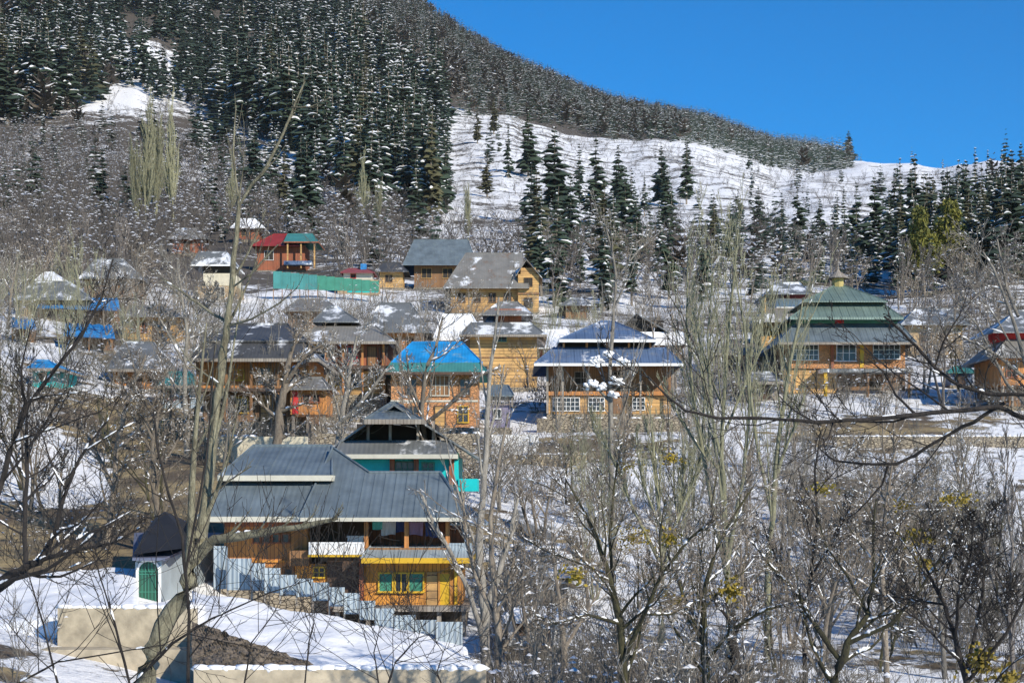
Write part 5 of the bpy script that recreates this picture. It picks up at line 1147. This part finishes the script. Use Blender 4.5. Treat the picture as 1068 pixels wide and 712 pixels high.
# right side dark boughs, tree rooted outside the frame
hand_tree('black crooked boughs reaching in from the right edge across the orchard', 16,
 [[(1190,760,13,0),(1175,600,12,0),(1150,500,10,0),(1120,430,7,0)],
  [(1130,450,5,0),(1068,436,3.6,-.2),(1040,424,3.4,-.3),(1005,428,3,-.4),(955,432,2.8,-.5),(900,438,2.5,-.6),(850,440,2.3,-.7),(800,436,2,-.8),(750,436,1.8,-.8),(715,428,1.5,-.9),(692,410,1.2,-.9),(676,392,.8,-.9)],
  [(1120,430,4,0),(1068,412,2.8,.2),(1030,410,2.6,.3),(1000,402,2.4,.3),(975,384,2.2,.4),(955,360,2,.4),(938,343,1.8,.4),(922,330,1.3,.5)],
  [(1048,420,2.6,-.3),(1015,440,2.6,-.2),(985,455,2.4,-.1),(955,474,2.2,0),(935,484,2,0),(900,484,1.7,.1),(870,480,1.3,.2),(855,468,.9,.2)], [(926,486,1.7,0),(920,505,1.5,.1),(905,522,1.2,.1),(893,534,.8,.2)],
  [(955,432,1.8,-.5),(935,412,1.5,-.4),(922,388,1.2,-.3),(905,374,.8,-.3)], [(850,440,1.2,-.7),(828,428,1,-.6),(812,412,.6,-.6)], [(975,384,1.4,.4),(984,356,1.2,.3),(1000,330,1,.3),(1012,300,.6,.3)]], 'dark', 'wild', 11, 3, .005, .05, .05, .6)
hand_tree('grey leaning bare tree at the right edge above the red gabled house', 40,
 [[(1110,560,6,0),(1085,470,4,0),(1070,380,3,0),(1052,320,2.2,0),(1036,280,1.6,0),(1025,262,1,0)], [(1062,330,2.2,0),(1050,300,1.8,.5),(1040,250,1.2,.8)], [(1075,400,2.4,0),(1040,370,1.8,-.5),(1000,350,1.2,-.8)], [(1085,440,2.6,0),(1050,400,2,1),(1020,340,1.4,1.5),(985,300,.8,1.6)]], 'grey', 'wild', 13, 3, .009, .2, .14, .8, ls=.4)
# left edge
hand_tree('dark crooked bare tree rising from the lower left edge towards the blue tarpaulins', 22,
 [[(-60,712,9,0),(-30,640,8,0),(10,600,6,0),(40,585,5,0),(58,555,3.6,0),(70,505,2.4,0),(88,470,1.8,0),(110,440,1.2,0)],
  [(-30,620,5,0),(-8,540,4,.2),(10,470,3.4,.4),(30,420,2.8,.5),(58,385,2.4,.6),(85,350,2,.6),(106,310,1.5,.6),(118,270,1,.6)], [(20,444,2.4,.4),(26,420,2,.2),(22,385,1.4,0),(32,340,.8,-.1)], [(40,585,3,0),(75,575,2.2,-.2),(118,566,1.6,-.3),(150,548,.9,-.3)]], 'dark', 'wild', 17, 3, .006, .3, .09, .75)
hand_tree('slim dark bare tree on the snow patch at the far left', 60,
 [[(26,560,3.4,0),(28,500,2.8,0),(27,450,2.2,0),(30,400,1.4,0)], [(28,500,1.6,0),(10,470,1.2,.3),(-8,440,.8,.4)], [(27,470,1.5,0),(48,440,1.1,-.3),(66,410,.7,-.4)], [(28,520,1.6,0),(52,500,1.2,.2),(72,470,.8,.3)]], 'dark', 'spread', 19, 3, .012, .4, .2)
# foreground thin saplings along the bottom left
SAP = [(135,712,[(120,650),(104,600),(92,560)],1.8,'sapling with dark arching stem in front of the concrete wall, nearest the leaning trunk'),
       (60,712,[(45,650),(30,600),(12,560)],1.6,'sapling with dark stem at the bottom left corner leaning left'),
       (140,712,[(180,670),(220,645),(280,618),(330,602)],2.0,'long dark twig bowing over the rubble bank and snow terrace'),
       (255,712,[(262,670),(285,640),(300,610)],1.2,'short forked twig standing before the snow terrace left of its middle'),
       (318,712,[(322,670),(330,640),(344,625)],1.1,'short twig standing before the middle of the snow terrace'),
       (405,712,[(412,690),(436,665),(440,650)],1.5,'crooked twig with a raised elbow before the right half of the snow terrace'),
       (395,712,[(390,680),(396,655),(392,640)],1.0,'slender twig with a dark bud cluster before the snow terrace'),
       (20,712,[(60,690),(120,680),(170,672),(210,650)],1.4,'low dark twig sweeping right across the concrete wall'),
       (460,712,[(456,700),(462,680),(450,660)],1.1,'short twig at the right end of the snow terrace')]
for i, (px, py, pp, w_, lab) in enumerate(SAP):
    path = [(px, py, w_, 0)] + [(a, b_, w_*(1-.75*(j+1)/len(pp)), 0) for j, (a, b_) in enumerate(pp)]
    hand_tree('bare ' + lab, 17 + (i % 3), [path], 'dark', 'spread', 40+i, 2, .004, .15, .05, 1.0, 'bare saplings along the bottom edge')
# trunks right of the front house
hand_tree('grey bare tree with two long stems standing right of the yellow room', 50,
 [[(508,690,7,0),(506,640,6,0),(500,590,5,0),(503,520,4.2,0),(508,450,3.4,0),(510,400,2.8,0),(516,350,2,0),(520,310,1.2,0)], [(505,640,5,0),(524,585,4,.3),(532,560,3,.4),(540,520,2,.5)], [(505,670,4,0),(490,620,3.2,-.3),(470,575,2.6,-.5),(452,545,2.2,-.6),(440,515,1.4,-.6)], [(508,460,1.8,0),(520,420,1.4,.3),(526,380,.8,.4)]], 'grey', 'willow', 21, 3, .009, .25, .12, .6)
hand_tree('brown bare tree forking low beside the grey two-stemmed tree', 47,
 [[(520,712,5,0),(520,660,4.4,0),(514,600,3.6,0),(512,540,2.8,0),(520,480,2.2,0),(530,430,1.4,0)], [(520,650,3.4,0),(496,600,2.6,.4),(486,560,2,.6),(480,500,1.2,.8)], [(518,640,3,0),(532,600,2.2,-.4),(540,570,1.4,-.5)]], 'brown', 'wild', 23, 3, .009, .4, .14, .7)
hand_tree('broken-branched bare tree rising beside the azure-roofed house', 72,
 [[(448,520,4,0),(446,470,3.4,0),(440,430,3,0),(443,390,2.6,0),(455,360,2,0),(462,330,1.2,0)], [(446,440,3,0),(462,428,2.8,-.4),(482,410,2.6,-.7),(500,392,2.2,-.9),(520,384,1.2,-1)], [(440,430,2,0),(428,400,1.6,.4),(424,370,1.1,.6)]], 'brown', 'wild', 25, 3, .012, .6, .25, .8)
hand_tree('thick dark trunked bare tree between the dark-roofed house and the orange hut', 84,
 [[(287,470,6,0),(292,430,5.4,0),(297,400,4.4,0),(303,370,3,0),(310,345,2,0)], [(292,430,3,0),(284,405,2.4,.4),(270,390,1.4,.6)], [(298,400,2.8,0),(318,372,2.2,-.5),(340,355,1.4,-.7)], [(297,410,2.4,0),(312,395,1.8,.5),(330,388,1.2,.8)]], 'brown', 'spread', 27, 3, .014, .5, .28)
hand_tree('bare tree with pale slanting bough in front of the cupola house', 82,
 [[(352,470,4,0),(356,435,3.4,0),(362,405,2.8,0),(366,380,2,0),(372,350,1.2,0)], [(348,448,2.6,0),(372,425,2.4,-.5),(392,400,2,-.8),(402,385,1.2,-1)], [(362,400,1.8,0),(350,378,1.4,.4),(340,360,.9,.5)]], 'grey', 'wild', 29, 3, .014, .7, .3)
# pole-thin white tree with great snow lumps in front of the slate-roofed house
hand_tree('slim bare tree with big snow lumps in front of the slate-roofed house', 70,
 [[(640,560,4,0),(638,500,3.4,0),(636,430,2.8,0),(637,370,2.4,0),(640,320,2,0),(643,290,1.7,0),(638,262,1.4,0),(632,236,.9,0)], [(637,420,1.8,0),(618,400,1.4,.3),(610,384,1,.4)], [(637,410,1.8,0),(655,392,1.4,-.3),(660,378,.9,-.4)], [(643,290,1.1,0),(665,262,.9,.3),(690,240,.5,.4)]], 'grey', 'willow', 31, 3, .012, .25, .2, .7)
b_ = [o for o in COL.objects if o.name.startswith('bare_tree')][-1]
rr = random.Random(8)
for cx, cy, n, sp in [(622, 376, 9, 7), (634, 369, 5, 5), (648, 376, 7, 6), (618, 400, 9, 7), (644, 398, 8, 6), (640, 411, 5, 5), (628, 404, 5, 4)]:
    m = MB()
    for _ in range(n*4):
        p = W(cx + rr.gauss(0, sp*.5), cy + rr.gauss(0, sp*.3), 69.8 + rr.uniform(-.2, .2)) - b_.location; q = rr.uniform(.04, .13); m.blob((p.x, p.y, p.z), q*1.3, q, q*.75, 7, 3, rnd=rr, rot=rr.random()*3)
    tag(m.build('snow_lump', SNOW, b_, smooth=True), kind='stuff')
# pale many-stemmed willows right of centre
hand_tree('pale olive many-stemmed willow, tallest of the clump left of the shrine', 52,
 [[(760,640,4,0),(758,560,3.4,0),(752,480,3,0),(756,400,2.4,0),(762,320,1.8,0),(770,240,1,0)], [(758,600,3.4,0),(738,500,2.8,.4),(724,420,2.2,.6),(716,340,1.6,.7),(718,260,.9,.8)], [(758,590,3,0),(775,500,2.4,-.4),(782,420,2,-.5),(776,340,1.4,-.5),(764,270,.8,-.5)],
  [(756,500,2.2,0),(742,430,1.8,-.3),(738,350,1.3,-.4),(744,280,.8,-.4)], [(756,450,2,0),(778,400,1.5,.4),(800,350,1,.6),(812,300,.6,.6)], [(738,480,2,.4),(712,440,1.6,.6),(690,400,1,.7)], [(752,420,1.6,0),(735,380,1.3,.3),(722,320,.8,.4)]], 'olive', 'willow', 33, 3, .009, .12, .12, .85, rs_=.8, ls=.85)
hand_tree('pale olive willow with straight stems leaning right, beside the tallest one', 56,
 [[(800,600,4,0),(806,540,3.4,0),(812,460,2.8,0),(820,400,2.4,0),(830,350,1.8,0),(838,310,1,0)], [(806,540,2.4,0),(790,470,2,.4),(782,400,1.5,.5),(786,330,.8,.6)], [(808,500,2.2,0),(826,450,1.8,-.4),(840,410,1.2,-.5)]], 'olive', 'willow', 35, 3, .009, .1, .12, .8, rs_=.8, ls=.85)
hand_tree('low olive-grey willow shrub below the slate-roofed house with yellow tufts', 58,
 [[(690,640,3.6,0),(690,560,3,0),(684,500,2.4,0),(680,450,1.6,0)], [(690,590,2.6,0),(660,530,2,.4),(640,480,1.4,.5),(625,450,.9,.6)], [(690,580,2.4,0),(715,520,2,-.3),(735,470,1.3,-.4)], [(688,550,2,0),(670,500,1.5,-.5),(662,455,.9,-.6)], [(690,600,2,0),(708,540,1.6,.5),(716,480,1,.6)]], 'olive', 'willow', 37, 3, .009, .3, .16, 1.1, rs_=.8, ls=.85, leaves=[(660,560,24,12,180),(700,478,16,8,90),(655,486,10,7,50)])
# walnut-like dark trees of the lower right
hand_tree('dark mossy many-limbed tree in the foreground right of the front house', 34,
 [[(652,760,9,0),(650,700,7.5,0),(646,650,6.5,0),(636,600,5,0),(622,560,3.6,0),(605,525,2.6,0),(590,500,1.6,0)], [(648,680,5,0),(640,620,3.6,.5),(636,560,2.8,.7),(640,510,2,.8),(646,470,1.2,.9)], [(650,690,5.5,0),(672,640,4.2,-.4),(690,600,3.2,-.6),(720,560,2.4,-.7),(748,540,1.4,-.8)], [(636,600,3,0),(600,585,2.2,.4),(570,575,1.5,.5),(545,560,.9,.6)], [(690,600,2.2,-.6),(688,560,1.8,-.6),(694,520,1.2,-.6)], [(646,650,3.4,0),(612,640,2.4,-.5),(580,650,1.6,-.6),(556,640,1,-.7)], [(672,640,2.6,-.4),(700,640,2,-.2),(740,620,1.3,0)]], 'mossy', 'wild', 51, 3, .008, .55, .12, 1.15, rs_=.55, leaves=[(600,600,14,8,50),(700,560,12,8,50)])
hand_tree('dark crooked tree in the foreground with snow in its forks, below the willows', 36,
 [[(738,760,8,0),(736,700,7,0),(734,650,6,0),(736,610,4.6,0),(748,570,3.4,0),(770,530,2.4,0),(790,500,1.4,0)], [(735,660,4.2,0),(712,620,3.2,.5),(698,580,2.2,.7),(690,545,1.3,.8)], [(735,690,4,0),(765,655,3.2,-.5),(800,635,2.6,-.7),(840,625,1.8,-.8)], [(748,570,2.2,0),(742,530,1.7,.4),(748,490,1.1,.5)]], 'mossy', 'wild', 53, 3, .008, .6, .16, 1.15, rs_=.55, leaves=[(762,615,14,12,90),(700,625,10,6,40)])
hand_tree('broad low dark tree, its mossy trunk at the bottom right of centre', 32,
 [[(862,770,11,0),(870,710,9,0),(885,670,7,0),(905,640,5,0),(912,600,3.6,0),(910,560,2.6,0),(914,520,1.6,0)], [(878,690,6,0),(850,650,4.6,.5),(832,620,3.4,.8),(800,585,2.2,1),(780,560,1.3,1.1)], [(885,670,5,0),(930,650,3.8,-.4),(960,615,2.8,-.6),(985,575,1.9,-.7),(1000,540,1.2,-.8)], [(905,640,3,0),(884,600,2.4,.4),(862,570,1.7,.5),(850,530,1,.6)], [(960,615,2,-.6),(958,575,1.6,-.6),(966,535,1,-.6)]], 'mossy', 'wild', 55, 3, .008, .6, .14, 1.0, rs_=.55, leaves=[(958,560,16,9,90),(966,588,10,6,40)])
hand_tree('black many-twigged tree at the lower right corner', 28,
 [[(1012,780,8,0),(1008,712,6.5,0),(996,665,5,0),(985,630,4,0),(965,590,2.6,0),(950,560,1.5,0)], [(1006,705,4.6,0),(1018,655,3.6,.3),(1026,610,2.6,.4),(1022,570,1.7,.5),(1030,530,1,.6)], [(996,665,3.4,0),(1000,620,2.6,-.4),(1012,580,1.8,-.5),(1016,540,1.1,-.5)], [(1008,712,4,0),(1050,660,3,-.3),(1075,610,2,-.4),(1090,560,1.2,-.4)], [(985,630,2.4,0),(950,625,1.8,.4),(915,620,1.1,.5)]], 'dark', 'spread', 57, 3, .007, .3, .1, 1.2, rs_=.55, leaves=[(1024,690,16,14,110),(1050,706,12,8,60)])
hand_tree('slim dark tree leaning left in the orchard below the shrine', 46,
 [[(840,740,5,0),(838,660,4,0),(846,600,3.4,0),(852,540,2.6,0),(850,490,1.8,0),(856,450,1,0)], [(840,640,2.6,0),(812,590,2,.4),(795,545,1.3,.5)], [(846,600,2.4,0),(872,560,1.8,-.4),(890,520,1.1,-.5)]], 'dark', 'wild', 59, 3, .01, .5, .18, .9, rs_=.55)
hand_tree('grey bare tree in the orchard directly under the small blue shed', 52,
 [[(985,700,5,0),(980,620,4,0),(990,560,3,0),(1002,510,2.2,0),(1010,460,1.2,0)], [(981,630,2.8,0),(955,580,2,.4),(935,530,1.3,.5)], [(988,570,2.2,0),(1020,530,1.6,-.4),(1045,500,1,-.5)], [(990,560,1.8,0),(978,510,1.3,.4),(972,470,.8,.5)]], 'grey', 'spread', 61, 3, .01, .5, .18, 1.1, rs_=.55, leaves=[(860,510,14,6,50),(990,520,12,8,50)])
hand_tree('brown bare tree with a clay-coloured trunk in the middle of the orchard', 50,
 [[(925,720,6,0),(922,640,5,0),(920,580,4.6,0),(924,530,4,0),(928,500,2.4,0),(934,470,1.2,0)], [(921,600,2.6,0),(896,560,2,.4),(880,520,1.2,.5)], [(924,540,2.2,0),(950,505,1.6,-.4),(972,490,1,-.5)]], 'brown', 'spread', 63, 3, .01, .5, .18, 1.1, rs_=.55, leaves=[(1005,522,12,8,60),(944,528,12,7,50)])
hand_tree('bare tree with upswept twigs at the right edge of the orchard', 44,
 [[(1058,720,5,0),(1052,640,4,0),(1056,570,3,0),(1048,520,2,0),(1052,470,1.1,0)], [(1053,630,2.4,0),(1030,580,1.8,.4),(1020,540,1.1,.5)], [(1055,590,2.2,0),(1082,550,1.6,-.4),(1100,510,1,-.5)]], 'scrub', 'willow', 65, 3, .01, .4, .18, 1.2, rs_=.55)
hand_tree('small snow-capped dark stump-like tree between the orchard trees', 42,
 [[(766,720,7,0),(766,680,6,0),(764,650,5,0),(762,630,3,0)], [(765,660,3,0),(778,640,2,.3),(792,622,1.2,.4)], [(764,650,2.4,0),(748,632,1.8,-.3),(740,612,1,-.4)]], 'dark', 'spread', 67, 2, .01, .9, .22, .8)
# dark spreading trees on the left bank
hand_tree('dark leaning bare tree on the dry bank above the white shed', 68,
 [[(112,560,4.6,0),(118,520,4,0),(122,470,3.6,0),(130,430,3,0),(140,400,2.2,0),(152,370,1.2,0)], [(118,510,3,0),(100,470,2.2,.5),(84,440,1.4,.7)], [(122,470,2.6,0),(150,445,2,-.4),(172,420,1.2,-.5)]], 'brown', 'wild', 71, 3, .013, .5, .25, 1.1)
hand_tree('brown bare tree close behind the black tarpaulin top', 66,
 [[(168,560,4,0),(160,510,3.6,0),(160,460,3,0),(168,420,2.2,0),(172,385,1.2,0)], [(160,500,2.4,0),(182,465,1.8,.5),(196,435,1.1,.7)], [(160,460,2,0),(146,430,1.6,-.4),(138,400,1,-.5)]], 'brown', 'spread', 73, 3, .013, .5, .22, 1.2)
hand_tree('bare tree with thin drooping crown left of the tall pale trunk, over the snow field', 90,
 [[(195,440,3.4,0),(192,390,3,0),(196,350,2.4,0),(190,310,1.6,0),(186,280,.9,0)], [(193,380,1.8,0),(174,345,1.4,.5),(160,320,.8,.7)], [(196,350,1.6,0),(214,320,1.2,-.4),(226,300,.7,-.5)]], 'grey', 'spread', 75, 3, .016, .5, .26, 1.2)
